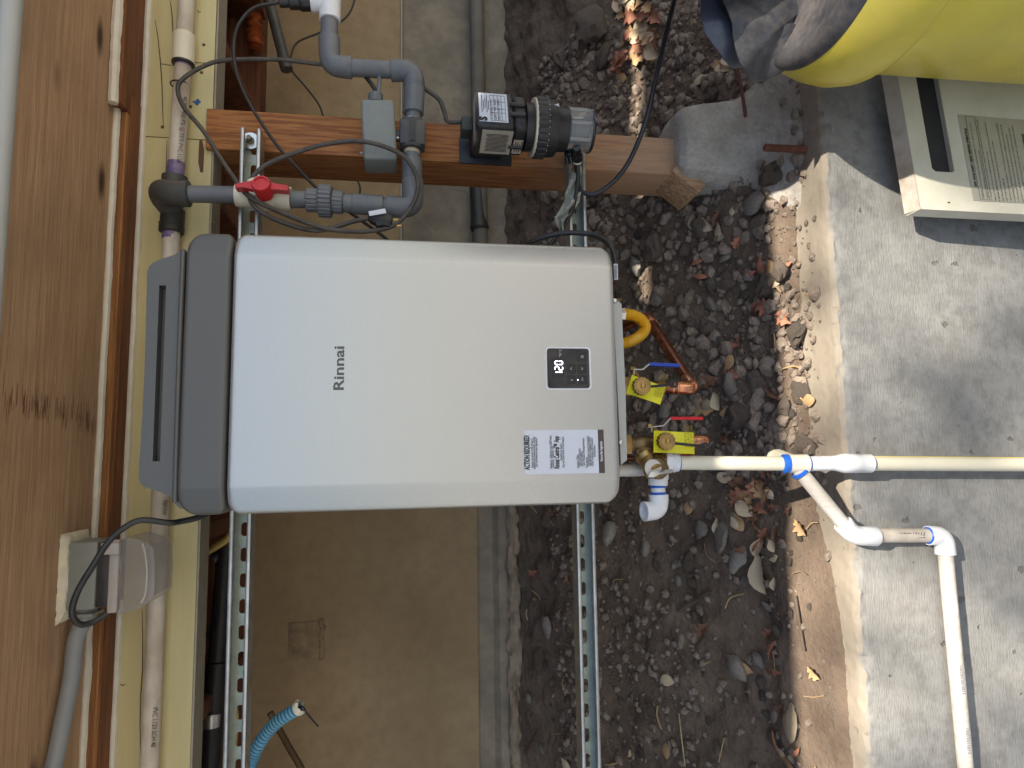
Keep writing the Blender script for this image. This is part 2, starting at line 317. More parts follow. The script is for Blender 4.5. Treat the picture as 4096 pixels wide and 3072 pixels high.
def grid(nx, ny, f):
    V = [f(i/nx, j/ny) for j in range(ny+1) for i in range(nx+1)]
    return V, [(j*(nx+1)+i, j*(nx+1)+i+1, (j+1)*(nx+1)+i+1, (j+1)*(nx+1)+i) for j in range(ny) for i in range(nx)]
def text(s, size, p, ux, uy, off=0, ext=.0002, align='LEFT', shear=0, sx=1):
    c = bpy.data.curves.new('t', 'FONT'); c.body = s; c.size = size; c.offset = off; c.extrude = ext/2; c.align_x = align; c.shear = shear; c.resolution_u = 2
    o = bpy.data.objects.new('t', c); COL.objects.link(o); me = bpy.data.meshes.new_from_object(o.evaluated_get(bpy.context.evaluated_depsgraph_get()))
    bpy.data.objects.remove(o); ux, uy = Vector(ux).normalized(), Vector(uy).normalized(); uz = ux.cross(uy)
    V = [Vector(p)+ux*v.co.x*sx+uy*v.co.y+uz*v.co.z for v in me.vertices]; Fc = [tuple(q.vertices) for q in me.polygons]; bpy.data.meshes.remove(me); return V, Fc
FX, FZ = (1, 0, 0), (0, 0, 1)
def elbow(a, c, b, r, k=8, n=18):
    """socketed pipe bend a -> corner c -> b"""
    a, b, c = Vector(a), Vector(b), Vector(c); u, v = (a-c).normalized(), (b-c).normalized(); q = r*1.05
    pts = [c+u*q*(1-t)**2 + v*q*t**2 for t in [i/k for i in range(k+1)]]
    return J(tube(pts, r, n), lathe(c+u*q*.9, u, [(0, r), ((a-c).length-q*.9-.0015, r*1.04), ((a-c).length-q*.9, r)], n), lathe(c+v*q*.9, v, [(0, r), ((b-c).length-q*.9-.0015, r*1.04), ((b-c).length-q*.9, r)], n))

# ================================================================ SETTING
def gz(u, v):
    x = -2.6+5.2*u; y = 1.172+1.25*v; return Vector((x, y, soil(x, y)))
mk('soil_bank', grid(760, 230, gz), soilm, kind='structure', label='dark brown bare soil bank rising to the foundation wall', fix=False)
mk('lower_ground', ([(-60, -60, -.78), (60, -60, -.78), (60, 1.2, -.78), (-60, 1.2, -.78)], [(0, 1, 2, 3)]), pave, kind='structure', smooth=False)
# side land beyond the bank so the ground reaches the horizon
mk('hillside', ([(-60, 1.3, -.05), (-2.55, 1.3, -.05), (-2.55, 2.45, .55), (-2.55, 60, 3), (-60, 60, 3)], [(0, 1, 2, 3, 4)]), soilm, kind='structure', smooth=False)
mk('hillside_right', ([(60, 1.3, -.05), (2.55, 1.3, -.05), (2.55, 2.45, .55), (2.55, 60, 3), (60, 60, 3)], [(0, 4, 3, 2, 1)]), soilm, kind='structure', smooth=False)
# retaining wall
def wl(u, v):
    x = -3+6*u
    prof = [(1.168, -.78), (1.166, -.5), (1.165, -.3), (1.165, -.2), (1.165, -.1), (1.165, -.05), (1.165, -.02), (1.167, -.008), (1.175, -.001), (1.19, .001), (1.22, .002), (1.26, .0), (1.30, -.004), (1.345, -.012), (1.36, -.1)]
    t = v*(len(prof)-1); i = min(int(t), len(prof)-2); t -= i
    y = prof[i][0]*(1-t)+prof[i+1][0]*t; z = prof[i][1]*(1-t)+prof[i+1][1]*t
    top = max(0, 1-abs(z+.003)/.03)
    n1 = noise.noise(Vector((x*14, z*40+y*40, 2)))*.002*top + noise.noise(Vector((x*40, y*60, z*60)))*.0045*top+noise.noise(Vector((x*90, y*110, z*110)))*.002*top
    n1 += noise.noise(Vector((x*2, z*3, 7)))*.002
    e = (noise.noise(Vector((x*26, 4, 4)))*.009+noise.noise(Vector((x*70, 2, 4)))*.005)*max(0, 1-abs(z+.010)/.02)
    return Vector((x, y+n1+max(0, e), z-abs(n1)*.6-max(0, e)*.5))
mk('retaining_wall', grid(1100, 56, wl), wallm, label='low grey concrete retaining wall in front of the soil bank', cat='wall', fix=False)

# ---------------------------------------------------------------- house
house = thing('house', 'timber house with yellow beam, plywood soffit and tan foundation panels', 'house', (0, 1.45, .5))
BY = 1.436                                            # front of the yellow beam
zt, zb = 1.416, 1.272
def wob(x, s, k=3): return noise.noise(Vector((x*k, s, 0)))
# soffit (underside is what shows) and its grey edge
SZ = 1.441; SY0 = 1.03; SYB = 1.372
tilt = .0
def tl(x): return tilt*(x-.1)
def slab(x0, x1, y0, y1, z0, z1, bev=.002, k=24):
    out = []
    xs = [x0+(x1-x0)*i/k for i in range(k+1)]; V, Fc = [], []
    for x in xs:
        for (y, z) in ((y0, z0), (y1, z0), (y1, z1), (y0, z1)): V.append(Vector((x, y, z+tl(x))))
    for i in range(k):
        for j in range(4): Fc.append((4*i+j, 4*i+(j+1) % 4, 4*i+4+(j+1) % 4, 4*i+4+j))
    Fc += [(3, 2, 1, 0), (4*k, 4*k+1, 4*k+2, 4*k+3)]; return V, Fc
seam = P(280, 1600, 1.2).x
mk('soffit_panel', slab(-3, 3, SY0, SYB-.001, SZ, SZ+.018), ply, house)
def scuff(k):
    rn = random.Random(k); V, Fc = [], []
    for i in range(90):
        t = rn.random(); y = 1.06+t*.30; x = .100-.025*t+rn.gauss(0, .010); l_ = rn.uniform(.006, .022); w_ = rn.uniform(.0006, .0016); n_ = len(V)
        V += [Vector((x-l_, y, SZ-.0006)), Vector((x+l_, y, SZ-.0006)), Vector((x+l_*.8, y+w_, SZ-.0006)), Vector((x-l_*.8, y+w_, SZ-.0006))]; Fc.append((n_, n_+1, n_+2, n_+3))
    return V, Fc
mk('scuff_mark', scuff(3), mat('scuff_dark', (.17, .075, .035), rough=.8), house, smooth=False, kind='stuff')
fas = [Vector((x, SY0-.012, SZ+.0+tl(x)+.002)) for x in [-3+.25*i for i in range(25)]]
mk('fascia', J(tube(fas, .016, 12), slab(-3, 3, SY0-.026, SY0-.002, SZ+.01, SZ+.3)), greyfas, house)
mk('upper_wall', slab(-4, 4, SY0, SY0+.12, SZ+.3, 5.2), white_paint, house)
# trim: grooved orange piece on the left, dark red board on the right with a sloping scarf
xs_ = P(510, 470, 1.40).x
def ribbed(x0, x1):
    pr = [(SYB, SZ-.001)]
    for i in range(7):
        z = SZ-.002-.018*i/7; pr += [(SYB+.0, z), (SYB+.0018, z-.0006), (SYB+.0018, z-.0016), (SYB, z-.0022)]
    pr += [(SYB+.002, SZ-.0215), (BY-.001, SZ-.0225), (BY-.001, SZ+.02), (SYB, SZ+.02)]
    k = 20; V, Fc = [], []; n = len(pr)
    for i in range(k+1):
        x = x0+(x1-x0)*i/k
        for y, z in pr: V.append(Vector((x, y, z+tl(x))))
    for i in range(k):
        for j in range(n): Fc.append((n*i+j, n*i+(j+1) % n, n*i+n+(j+1) % n, n*i+n+j))
    return V, Fc+[tuple(range(n))[::-1], tuple(n*k+j for j in range(n))]
mk('trim_board', ribbed(-3, xs_-.002), trim_o, house, sharp=20)
mk('trim_board', slab(xs_, 3, 1.341, BY-.001, SZ-.0225, SZ-.0005), trim_r, house)
mk('trim_board', slab(-3, xs_+.04, SYB+.014, BY-.0015, SZ-.0255, SZ-.0226), trim_r, house)
def bead(y, z, r, x0=-3, x1=3, s=1):
    pts = []; rr = []
    for i in range(301):
        x = x0+(x1-x0)*i/300; pts.append(Vector((x, y+wob(x, s, 9)*.0015, z+tl(x)+wob(x, s+5, 12)*.0015))); rr.append(r*(1+.25*wob(x, s+9, 14)+.15*wob(x, s, 50)))
    return tube(pts, rr, 8)
mk('caulk_bead', bead(SYB-.003, SZ-.003, .0075, -3, xs_), caulkm, house)
mk('caulk_bead', bead(1.336, 1.432, .0098, xs_-.004, 3, s=7), caulkm, house)
mk('caulk_bead', bead(BY-.001, 1.4125, .0072, s=3), caulkm, house)
xj = P(620, 548, BY).x
mk('beam_board', slab(-3, xj-.0012, BY, BY+.045, zb, zt-.004), yel, house)
mk('beam_board', slab(xj+.0012, 3, BY, BY+.045, zb+.001, zt-.004), yel, house)
# paint cracks on the beam: thin dark checks
def crack(pts, y, wdt):
    pts = [P(a, b, y) for a, b in pts]; V, Fc = [], []
    for i, p in enumerate(pts):
        t = (pts[min(i+1, len(pts)-1)]-pts[max(0, i-1)]); nrm = Vector((-t.z, 0, t.x)).normalized()*wdt*(.3+.7*math.sin(math.pi*(i+.3)/(len(pts)-.4))); V += [p+nrm, p-nrm]
    return V, [(2*i, 2*i+1, 2*i+3, 2*i+2) for i in range(len(pts)-1)]
ck = [[(680, 0), (684, 25), (688, 60), (690, 100), (693, 140), (696, 175)], [(620, 80), (632, 150), (642, 250), (648, 340), (651, 440), (653, 505)], [(668, 560), (664, 700), (660, 800), (655, 900), (650, 1000)], [(645, 255), (690, 262)], [(775, 250), (830, 252)],
      [(568, 2440), (571, 2560), (570, 2680), (563, 2780), (560, 2900), (562, 3060)], [(478, 2735), (490, 2742), (503, 2738)], [(788, 40), (797, 50), (803, 45)], [(570, 30), (572, 80), (573, 130)]]
mk('paint_crack', J(*[crack(c, BY-.0008, .0012) for c in ck]), mat('crack_dark', (.10, .075, .04), rough=.9), house, smooth=False)
knm = mat('knot', (.13, .07, .04), rough=.8)
for a, b in ((650, 508), (815, 179), (762, 427), (806, 290), (857, 892), (640, 890)): mk('knot_hole', lathe(P(a, b, BY), (0, -1, 0), [(0, .004), (.0008, .0034)], 8), knm, house)
for pts, wd in ([(803, 560), (806, 600), (804, 650), (807, 690)], .006),:
    mk('wood_stain', crack(pts, BY-.0006, wd), mat('stain', (.12, .06, .03), rough=.8), house, smooth=False)
blk = [(785, 395), (793, 397), (798, 410), (795, 423), (785, 420)]
mk('blue_paint_mark', J(*[text('4', .022, P(801, 422, BY-.0006), (1, 0, 0), (0, 0, 1), off=.0008), crack([(786, 420), (790, 408), (792, 396)], BY-.0006, .005)]), mat('blue_mark', (.03, .10, .30), rough=.6), house)
# underside strip of the beam, shade put into its grey colour
mk('beam_underside', slab(-3, 3, BY+.002, BY+.064, zb-.004, zb-.0005), yelshade, house)
# floor above the crawl space, sill and joists
mk('subfloor', slab(-3, 3, BY+.05, 2.35, 1.425, 1.45), redw, house)
mk('sill_board', slab(-3, 3, 2.10, 2.19, 1.325, 1.424), redw, house)
for x in [-2.6+.406*i for i in range(14)]:
    mk('floor_joist', bx((x-.019, BY+.054, 1.31), (x+.019, 2.098, 1.424)), redw, house)
zp1, zp2 = P(1602, 300, 2.2).z, P(1911, 2500, 2.2).z
xp = -.15
def hb(x0, x1, y0, y1, z0, z1): return bx((x0, y0, z0), (x1, y1, z1), .001)
mk('foundation_panel', hb(-3, xp, 2.19, 2.2, zp2, 1.326), tan, house)
mk('foundation_panel', hb(xp+.003, 3, 2.19, 2.2, zp1, 1.326), tan, house)
mk('panel_drip_edge', hb(xp+.003, 3, 2.184, 2.20, zp1-.006, zp1-.0005), mat('drip', (.36, .34, .28), rough=.6), house)
def stemg(u, v):
    x = -3+6*u; z = .28+v*(1.0-.28); return Vector((x, 2.205+noise.noise(Vector((x*4, z*4, 1)))*.006-(.02 if z < .56 and x < 0 else 0), z))
mk('stem_wall', grid(240, 40, stemg), stem, house, fix=False)
# rough footing ledge under the left panel
def ledge(u, v):
    x = -3+2.9*u; a = math.pi*v; rr = .020+.014*noise.noise(Vector((x*9, v*2, 3)))+.010*noise.noise(Vector((x*34, v*5, 3)))
    zc = P(2055, 2500, 2.17).z+.01*noise.noise(Vector((x*3, 1, 1))); return Vector((x, 2.185-math.sin(a)*rr*1.4, zc+math.cos(a)*rr))
mk('footing_ledge', grid(300, 8, ledge), mat('ledge_concrete', (.34, .27, .2), (.2, .155, .12), 16, rough=.95, bump=1.5, bscale=60), house, fix=False)
zl2 = P(1995, 250, 2.18).z
# sawn patch in the tan panel
q = P(1220, 2560, 2.19)
mk('panel_patch', J(bx((q.x-.055, 2.1865, q.z-.045), (q.x+.055, 2.191, q.z+.05), .002), *[box((q.x-.05+.02*i, 2.186, q.z-.052+.004*math.sin(i*3)), (.024, .008, .014), Matrix.Rotation(.3*math.sin(i*5), 3, 'Y'), .002) for i in range(6)]), mat('patch', (.29, .21, .125), (.15, .11, .075), 22, rough=.95, bump=1), house)
mk('wall_backing', hb(-3, 3, 2.25, 2.4, -.2, 1.6), stem, house)
# unseen balcony added overhead to shade the heater (behind and above the camera)
BE = -.48
mk('shade_balcony', slab(-4.5, 4.5, -.15, SY0, 2.76, 2.80), redw, house)
mk('shade_balcony', slab(-4.5, 4.5, BE, -.21, 2.76, 2.80), redw, house)
mk('shade_balcony', slab(-4.5, 1.24, -.209, -.151, 2.76, 2.80), redw, house)  # gap past this strip is shaped to drop a sun stripe on the soil
mk('shade_balcony', slab(2.5, 4.5, -.209, -.151, 2.76, 2.80), redw, house)
mk('shade_balcony_edge', slab(-4.5, 4.5, BE-.04, BE-.002, 2.62, 2.84), white_paint, house)
for x in (-4.3, 4.3): mk('shade_balcony_post', bx((x-.07, BE-.03, -.78), (x+.07, BE+.1, 2.758)), white_paint, house)
# orange foam squirted beside the sill
fp = [P(1010, 30, 2.08), P(1018, 80, 2.07), P(1016, 130, 2.07), P(1022, 165, 2.06), P(1020, 195, 2.065)]
mk('foam_sealant', tube(spline(fp, 6), [.018+.008*math.sin(i*1.7) for i in range(25)], 10), ofoam, house)

# ================================================================ POST AND PIER
PY = 1.424
xr_ = (P(823, 440, PY).x+P(2725, 548, PY).x)/2; xl_ = xr_-.092; zpt = P(823, 500, PY).z; zpb = P(2735, 600, PY).z
post = mk('wooden_post', bx((xl_, PY, zpb), (xr_, PY+.135, zpt), .003), cedar, label='reddish square wooden post standing on a concrete pier', cat='post')
# weathered foot of the post
pc = Vector(((xl_+xr_)/2, PY+.05, 0))
def pierf(u, v):
    a = 2*math.pi*u; prof = [(.0, -.012), (.07, -.012), (.088, 0), (.094, .03), (.10, .09), (.108, .13), (.128, .16), (.175, .185), (.235, .208), (.30, .236)]
    t = v*(len(prof)-1); i = min(int(t), len(prof)-2); t -= i
    r = prof[i][0]*(1-t)+prof[i+1][0]*t; h = zpb+.012-(prof[i][1]*(1-t)+prof[i+1][1]*t)*.95
    sq = 1/max(abs(math.cos(a)), abs(math.sin(a)))**.6
    d = Vector((math.cos(a), math.sin(a), 0)); nn = 1+.06*noise.noise(d*3+Vector((0, 0, h*12)))+.03*noise.noise(d*12+Vector((0, 0, h*40)))
    return Vector((pc.x+.03, pc.y-.01, 0))+d*(r*sq*nn)+Vector((0, 0, h+noise.noise(Vector((d.x*r*30, d.y*r*30, 2)))*.004))
mk('concrete_pier', grid(72, 34, pierf), pierm, label='rough grey concrete pier under the wooden post', cat='pier', fix=False)
pk = Vector((xl_-.02, PY+.03, zpb-.005))
mk('wood_wedge', box((xl_-.012, PY+.045, zpb-.004), (.03, .12, .085), Matrix.Rotation(R(38), 3, 'Y'), .004), postend, label='short tapered wood block wedged beside the post foot', cat='wood block')

# ================================================================ STRUT CHANNELS
def strut(p0, p1, Y, name_label):
    p0, p1 = Vector(p0), Vector(p1); L = p1.x-p0.x; sl = (p1.z-p0.z)/L
    def pt(x, y, z): return Vector((p0.x+x, y, p0.z+sl*x+z))
    h, d, t, lip = .0413, .0413, .0025, .0085
    o = thing('strut_channel', name_label, 'metal channel', (p0.x+L/2, Y, p0.z-h/2), 'slotted steel channels carrying the heater')
    ol = [(0, h/2), (d, h/2), (d, -h/2), (0, -h/2), (0, -h/2+lip), (.006, -h/2+lip), (.006, -h/2+lip-t), (t*.8, -h/2+lip-t), (t*.8, -h/2+t), (d-.002, -h/2+t)]
    top = [(y, -z) for y, z in ol[3:]]
    # rails: upper and lower J sections
    for s in (1, -1):
        sec = [(d, s*h/2), (.003, s*h/2), (.0008, s*(h/2-.0008)), (0, s*(h/2-.003)), (0, s*(h/2-lip+.0025)), (.001, s*(h/2-lip+.0006)), (.003, s*(h/2-lip)), (.008, s*(h/2-lip)), (.008, s*(h/2-lip+t)), (.0035, s*(h/2-lip+t)), (.003, s*(h/2-t)), (d, s*(h/2-t))]
        n = len(sec); V, Fc = [], []
        for x in (0, L):
            for y, z in sec: V.append(pt(x, Y+y, z))
        for j in range(n): Fc.append((j, (j+1) % n, n+(j+1) % n, n+j))
        mk('rail', (V, Fc+[tuple(range(n)), tuple(range(2*n-1, n-1, -1))]), zinc, o, sharp=50)
    holes = []; x = L-.028
    while x > .03:
        hl = []
        for k in range(12):
            a = 2*math.pi*k/12+math.pi/12; cx = .0072 if math.cos(a) > 0 else -.0072
            hl.append(pt(x+cx+.0070*math.cos(a), Y+d-t-.0005, .0070*math.sin(a)))
        holes.append(hl); x -= .0508
    for i in range(0, len(holes), 6):
        hs = holes[i:i+6]
        cxs = [sum((p.x for p in q_), 0)/12-p0.x for q_ in hs]; xa = cxs[-1]-.0254; xb = cxs[0]+.0254 if i else L
        if i+6 >= len(holes): xa = 0
        outer = [pt(xa, Y+d-t-.0005, -h/2+t), pt(xb, Y+d-t-.0005, -h/2+t), pt(xb, Y+d-t-.0005, h/2-t), pt(xa, Y+d-t-.0005, h/2-t)]
        mk('slotted_web', prism(outer, (0, t, 0), hs), zincw, o, smooth=False)
    return o
SY = 1.382
up_r = P(1002, 512, SY); up_l = P(935, 3066, SY); e = (up_l-up_r); up_l = up_l+e*.35
s1 = strut(up_l, up_r, SY, 'galvanised slotted channel along the heater top, bolted to the post')
lr = P(2306, 590, SY); ll = P(2368, 3066, SY); ll = ll+(ll-lr)*.35
s2 = strut(ll, lr, SY, 'galvanised slotted channel behind the heater bottom above the soil')
bp_ = P(1003, 565, SY+.03)
mk('washer', lathe(bp_, (0, -1, 0), [(0, .0185), (.003, .0185), (.003, .006)], 24), steel, s1)
mk('bolt', J(lathe(bp_+Vector((0, -.003, 0)), (0, -1, 0), [(0, .0085), (.005, .0085)], 6), lathe(bp_+Vector((0, -.008, 0)), (0, -1, 0), [(0, .005), (.012, .005)], 12)), mat('bolt_dull', (.2, .18, .14), rough=.5, metal=.7), s1)

# ================================================================ WATER HEATER
HY = 1.125
hx1 = (P(1017, 923, HY).x+P(2389, 972, HY).x)/2; hx0 = (P(978, 2065, HY).x+P(2428, 2013, HY).x)/2
hz0 = P(2468, 1500, HY).z; hz1 = P(918, 1500, HY).z; gz1 = P(722, 1500, HY).z
heater = thing('water_heater', 'silver wall-mounted tankless water heater with grey top cover', 'water heater', ((hx0+hx1)/2, HY+.13, hz0-.02))
def fascia_panel(z0, z1, rt, rb, yo, strip=.045, back=.017, fil=.007, skirt=1.372, cres=True):
    W_ = hx1-hx0; xs = []
    for i in range(9): xs.append(.0001+.03*(i/8)**2)
    xs += [.036, strip-.004, strip-.001, strip+.001, strip+.004, strip+.02]
    xs = sorted(xs); half = W_/2; xs += [half*.4, half*.7, half]; allx = [hx0+x for x in xs]+[hx1-x for x in xs[-2::-1]]
    H = z1-z0; ed = min(.03, H*.25)/H; zz = [ed*(i/8)**2 for i in range(9)]; vs = zz+[ed+(1-2*ed)*i/12 for i in range(1, 12)]+[1-q for q in zz[::-1]]
    V = []; nx = len(allx)
    for v in vs:
        for x in allx:
            d = min(x-hx0, hx1-x)
            za, zc = z0, z1
            if d < rb: za = z0+rb-math.sqrt(max(0, rb*rb-(rb-d)**2))
            if d < rt: zc = z1-rt+math.sqrt(max(0, rt*rt-(rt-d)**2))
            z = za+(zc-za)*v; y = HY+yo
            if d < strip: y += back*((strip-d)/strip)**1.15
            dd = min(d, z-za, zc-z)
            if dd < fil: y += fil-math.sqrt(max(0, fil*fil-(fil-dd)**2))
            V.append(Vector((x, y, z)))
    nv = len(vs); Fc = [(j*nx+i, j*nx+i+1, (j+1)*nx+i+1, (j+1)*nx+i) for j in range(nv-1) for i in range(nx-1)]
    loop = [i for i in range(nx)]+[j*nx+nx-1 for j in range(1, nv)]+[(nv-1)*nx+i for i in range(nx-2, -1, -1)]+[j*nx for j in range(nv-2, 0, -1)]
    k = len(V); V += [Vector((V[i].x, skirt, V[i].z)) for i in loop]; n = len(loop)
    Fc += [(loop[i], k+i, k+(i+1) % n, loop[(i+1) % n]) for i in range(n)]; Fc.append(tuple(range(k, k+n)))
    return V, Fc
mk('front_panel', fascia_panel(hz0, hz1, .022, .027, 0), silver, heater, sharp=60)
mk('top_cover', fascia_panel(hz1+.004, gz1, .030, .014, .002), greyp, heater, sharp=60)
mk('inner_case', bx((hx0+.012, HY+.03, hz0+.012), (hx1-.012, 1.374, gz1-.012), .004), mat('case_dark', (.02, .02, .02), rough=.6), heater)
# hood with slot
HF = HY+.020
def hp(px, py): return P(px, py, HF)
ol = [hp(735, 995), hp(722, 1003), hp(700, 1018), hp(640, 1038), hp(610, 1052), hp(596, 1066), hp(590, 1082), hp(588, 1100), hp(583, 1300), hp(577, 1500), hp(570, 1650), hp(557, 1850), hp(555, 1900), hp(556, 1918), hp(562, 1934), hp(574, 1946), hp(592, 1953), hp(640, 1968), hp(672, 1982), hp(684, 1994), hp(695, 2010), hp(720, 2035), hp(735, 2036)]
hole = [hp(637, 1141), hp(665, 1141), hp(640, 1845), hp(610, 1845)]
hood = mk('vent_hood', prism(ol, (0, 1.36-HF, 0), [hole]), greyp, heater, sharp=25)
sl_ = [p+Vector((0, .02, 0)) for p in hole]
mk('vent_slot', prism([p+Vector(((.003 if i in (0, 1) else -.003), 0, 0)) for i, p in enumerate(sl_)], (0, .004, 0)), mat('slot_grey', (.11, .12, .13), rough=.5), hood, smooth=False)
# rounded ledge between band and hood
mk('cover_ledge', tube([P(734, 1000, HY+.016), P(722, 1300, HY+.016), P(709, 1700, HY+.016), P(700, 2008, HY+.016)], .0045, 12), greyp, heater)
# bottom flange
fl = [P(2452, 1190, 1.14), P(2486, 1215, 1.14), P(2502, 1560, 1.14), P(2508, 1840, 1.14), P(2484, 1860, 1.14)]
mk('bottom_flange', prism(fl, (0, .12, 0)), mat('flange_paint', (.42, .42, .40), rough=.45, metal=.3), heater, smooth=False)
for a, b in ((2461, 1203), (2484, 1770)):
    mk('screw', lathe(P(a, b, 1.139), (0, -1, 0), [(0, .0045), (.002, .004), (.003, .002)], 10), steel, heater)
# logo
Yf = HY-.0003
lp = P(1376, 1560, Yf)
lw = P(1376, 1385, Yf)-lp
lt = text('Rinnai', .062, (0, 0, 0), FX, FZ, off=.0014)
mnx = min(v.x for v in lt[0]); mxx = max(v.x for v in lt[0]); mnz = min(v.z for v in lt[0]); mxz = max(v.z for v in lt[0])
kx = (lw.x)/(mxx-mnx); kz = (P(1333, 1470, Yf).z-P(1376, 1470, Yf).z)/(mxz-mnz)
mk('logo', ([Vector((lp.x+(v.x-mnx)*kx, Yf+v.y, lp.z+(v.z-mnz)*kz)) for v in lt[0]], lt[1]), logoink, heater, smooth=False, label='dark grey Rinnai lettering on the front panel')
# control panel
c0 = P(2354, 1553, HY); c1 = P(2187, 1394, HY); cx0, cx1, cz0, cz1 = c0.x, c1.x, P(2355, 1500, HY).z, P(2188, 1470, HY).z
cz0 = (P(2355, 1400, HY).z+P(2357, 1553, HY).z)/2
mk('control_bezel', prism(rrect(cx0-.003, cx1+.003, cz0-.0035, cz1+.002, .006, HY-.0008), (0, .004, 0)), mat('bezel_white', (.86, .87, .88), rough=.2), heater, sharp=30)
cp = mk('control_panel', prism(rrect(cx0, cx1, cz0, cz1, .005, HY-.0022), (0, .0028, 0)), glossk, heater, sharp=30, label='black square control panel showing 120')
cw, chh = cx1-cx0, cz1-cz0
def cc(u, v): return Vector((cx0+u*cw, HY-.0030, cz0+v*chh))
for u0_, u1_, v0_, v1_ in ((.36, .62, .32, .55), (.36, .62, .06, .29), (.66, .93, .06, .29), (.09, .33, .32, .55), (.09, .33, .06, .29)):
    a, b = cc(u0_, v0_), cc(u1_, v1_); mk('key', prism(rrect(a.x, b.x, a.z, b.z, .002, HY-.0028), (0, .0008, 0)), keym, cp, sharp=30)
a = cc(.26, .60); b = cc(.76, .88); mk('display_window', prism(rrect(a.x, b.x, a.z, b.z, .002, HY-.0026), (0, .0006, 0)), keym, cp, sharp=30)
def seg(u0_, v0_, u1_, v1_, wd=.0016):
    a, b = cc(u0_, v0_), cc(u1_, v1_); d = (b-a).normalized(); nn = Vector((-d.z, 0, d.x))
    a, b = a+d*.0008, b-d*.0008; a.y = b.y = HY-.0034
    return prism([a-d*.0004, a+nn*wd/2+d*.0006, b+nn*wd/2-d*.0006, b+d*.0004, b-nn*wd/2-d*.0006, a-nn*wd/2+d*.0006], (0, .0005, 0))
def dig(u, s):
    w_, T, Mv, Bv = .085, .82, .73, .64; q = {'a': (u, T, u+w_, T), 'b': (u+w_, T, u+w_, Mv), 'c': (u+w_, Mv, u+w_, Bv), 'd': (u, Bv, u+w_, Bv), 'e': (u, Mv, u, Bv), 'f': (u, T, u, Mv), 'g': (u, Mv, u+w_, Mv)}
    return J(*[seg(*q[c]) for c in s])
mk('digit', dig(.315, 'bc'), digit, cp, smooth=False); mk('digit', dig(.455, 'abged'), digit, cp, smooth=False); mk('digit', dig(.59, 'abcdef'), digit, cp, smooth=False)
def ln(pts, wd=.0009, close=False):
    out = []; n = len(pts)
    for i in range(n if close else n-1):
        a, b = pts[i], pts[(i+1) % n]; d = (b-a).normalized(); nn = Vector((-d.z, 0, d.x))*wd/2
        out.append(prism([a-nn, b-nn, b+nn, a+nn], (0, .0003, 0)))
    return J(*out)
def off(p): return p+Vector((0, -.0004, 0))
ring = [off(cc(.795+.03*math.cos(a), .165+.03*math.sin(a))) for a in [R(q_) for q_ in range(125, 416, 29)]]
ic = [ln([off(cc(.46, .425)), off(cc(.49, .46)), off(cc(.52, .425))]), ln([off(cc(.46, .195)), off(cc(.49, .16)), off(cc(.52, .195))]), ln(ring), ln([off(cc(.795, .20)), off(cc(.795, .165))]),
      ln([off(cc(.20, .46)), off(cc(.20, .40)), off(cc(.215, .415)), off(cc(.185, .445))], .0007), ln([off(cc(.215, .445)), off(cc(.185, .415))], .0007), ln([off(cc(.18, .19)), off(cc(.19, .20)), off(cc(.2, .18))], .0008), ln([off(cc(.19, .15)), off(cc(.25, .20))], .0006), ln([off(cc(.235, .18)), off(cc(.245, .165)), off(cc(.262, .175))], .0008)]
mk('icon', J(*ic), iconm, cp, smooth=False)
tf = text('°F/°C', .0068, off(cc(.775, .655)), FX, FZ); mk('icon', tf, iconm, cp, smooth=False)
mk('indicator_dot', lathe(off(cc(.205, .287)), (0, -1, 0), [(0, .0011), (.0003, .001)], 10), digit, cp)
# registration sticker
def sk(px, py): return P(px, py, HY-.0008)
kTL, kTR, kBR, kBL = sk(2099, 1898), sk(2096, 1721), sk(2414, 1718), sk(2420, 1892)
def SKP(u, v, dy=0): 
    a = kBL.lerp(kBR, u); b = kTL.lerp(kTR, u); p = a.lerp(b, v); return Vector((p.x, HY-.0008-dy, p.z))
st_ = mk('sticker', prism([kBL, kBR, kTR, kTL], (0, .0005, 0)), paper, heater, smooth=False, label='white ACTION REQUIRED sticker with brown foot band')
mk('sticker_band', prism([SKP(0, 0, .0003), SKP(1, 0, .0003), SKP(1, .075, .0003), SKP(0, .075, .0003)], (0, .0003, 0)), brownp, st_, smooth=False)
ux = (kTR-kTL).normalized(); uy = (kTL-kBL).normalized(); sw = (kTR-kTL).length
def st_txt(s, u, v, wfrac, hgt, m=darkink, bold=0, al='LEFT', name='sticker_text'):
    t = text(s, hgt, (0, 0, 0), FX, FZ, off=bold); wd = max(p.x for p in t[0])-min(p.x for p in t[0]); k = sw*wfrac/wd; o_ = SKP(u, v, .0006); m0 = min(p.x for p in t[0])
    mk(name, ([o_+ux*((p.x-m0)*k)+uy*p.z+Vector((0, p.y, 0)) for p in t[0]], t[1]), m, st_, smooth=False)
st_txt('ACTION REQUIRED!', .10, .938, .78, .0135, bold=.0005)
for s, u, v, wd in (('Register your product within 90 days of', .155, .893, .66), ('installation and extend your labor coverage.', .12, .867, .74), ('Scan code below for quick registration.', .165, .840, .66), ('• Residential - Additional 4 years ($250 value)', .11, .662, .76), ('• Commercial - Additional 1 year', .11, .637, .53),
                    ('Download our App for', .31, .535, .38), ('Easy and Quick access to Key Features', .145, .508, .70), ('Installers / PROs', .13, .325, .30), ('• Quick Unit Registration', .15, .302, .42), ('• Remote Monitoring', .15, .277, .35), ('• Latest Manuals & Training Information', .15, .250, .66), ('Homeowners', .13, .216, .24), ('• Easy Recirculation Control & Scheduling', .15, .192, .70), ('• Real-time Status & Maintenance Alerts', .15, .168, .67), ('• Quick Connection to PRO Assistance', .15, .142, .66), ('And Much More...', .37, .112, .29)):
    st_txt(s, u, v, wd, .0062)
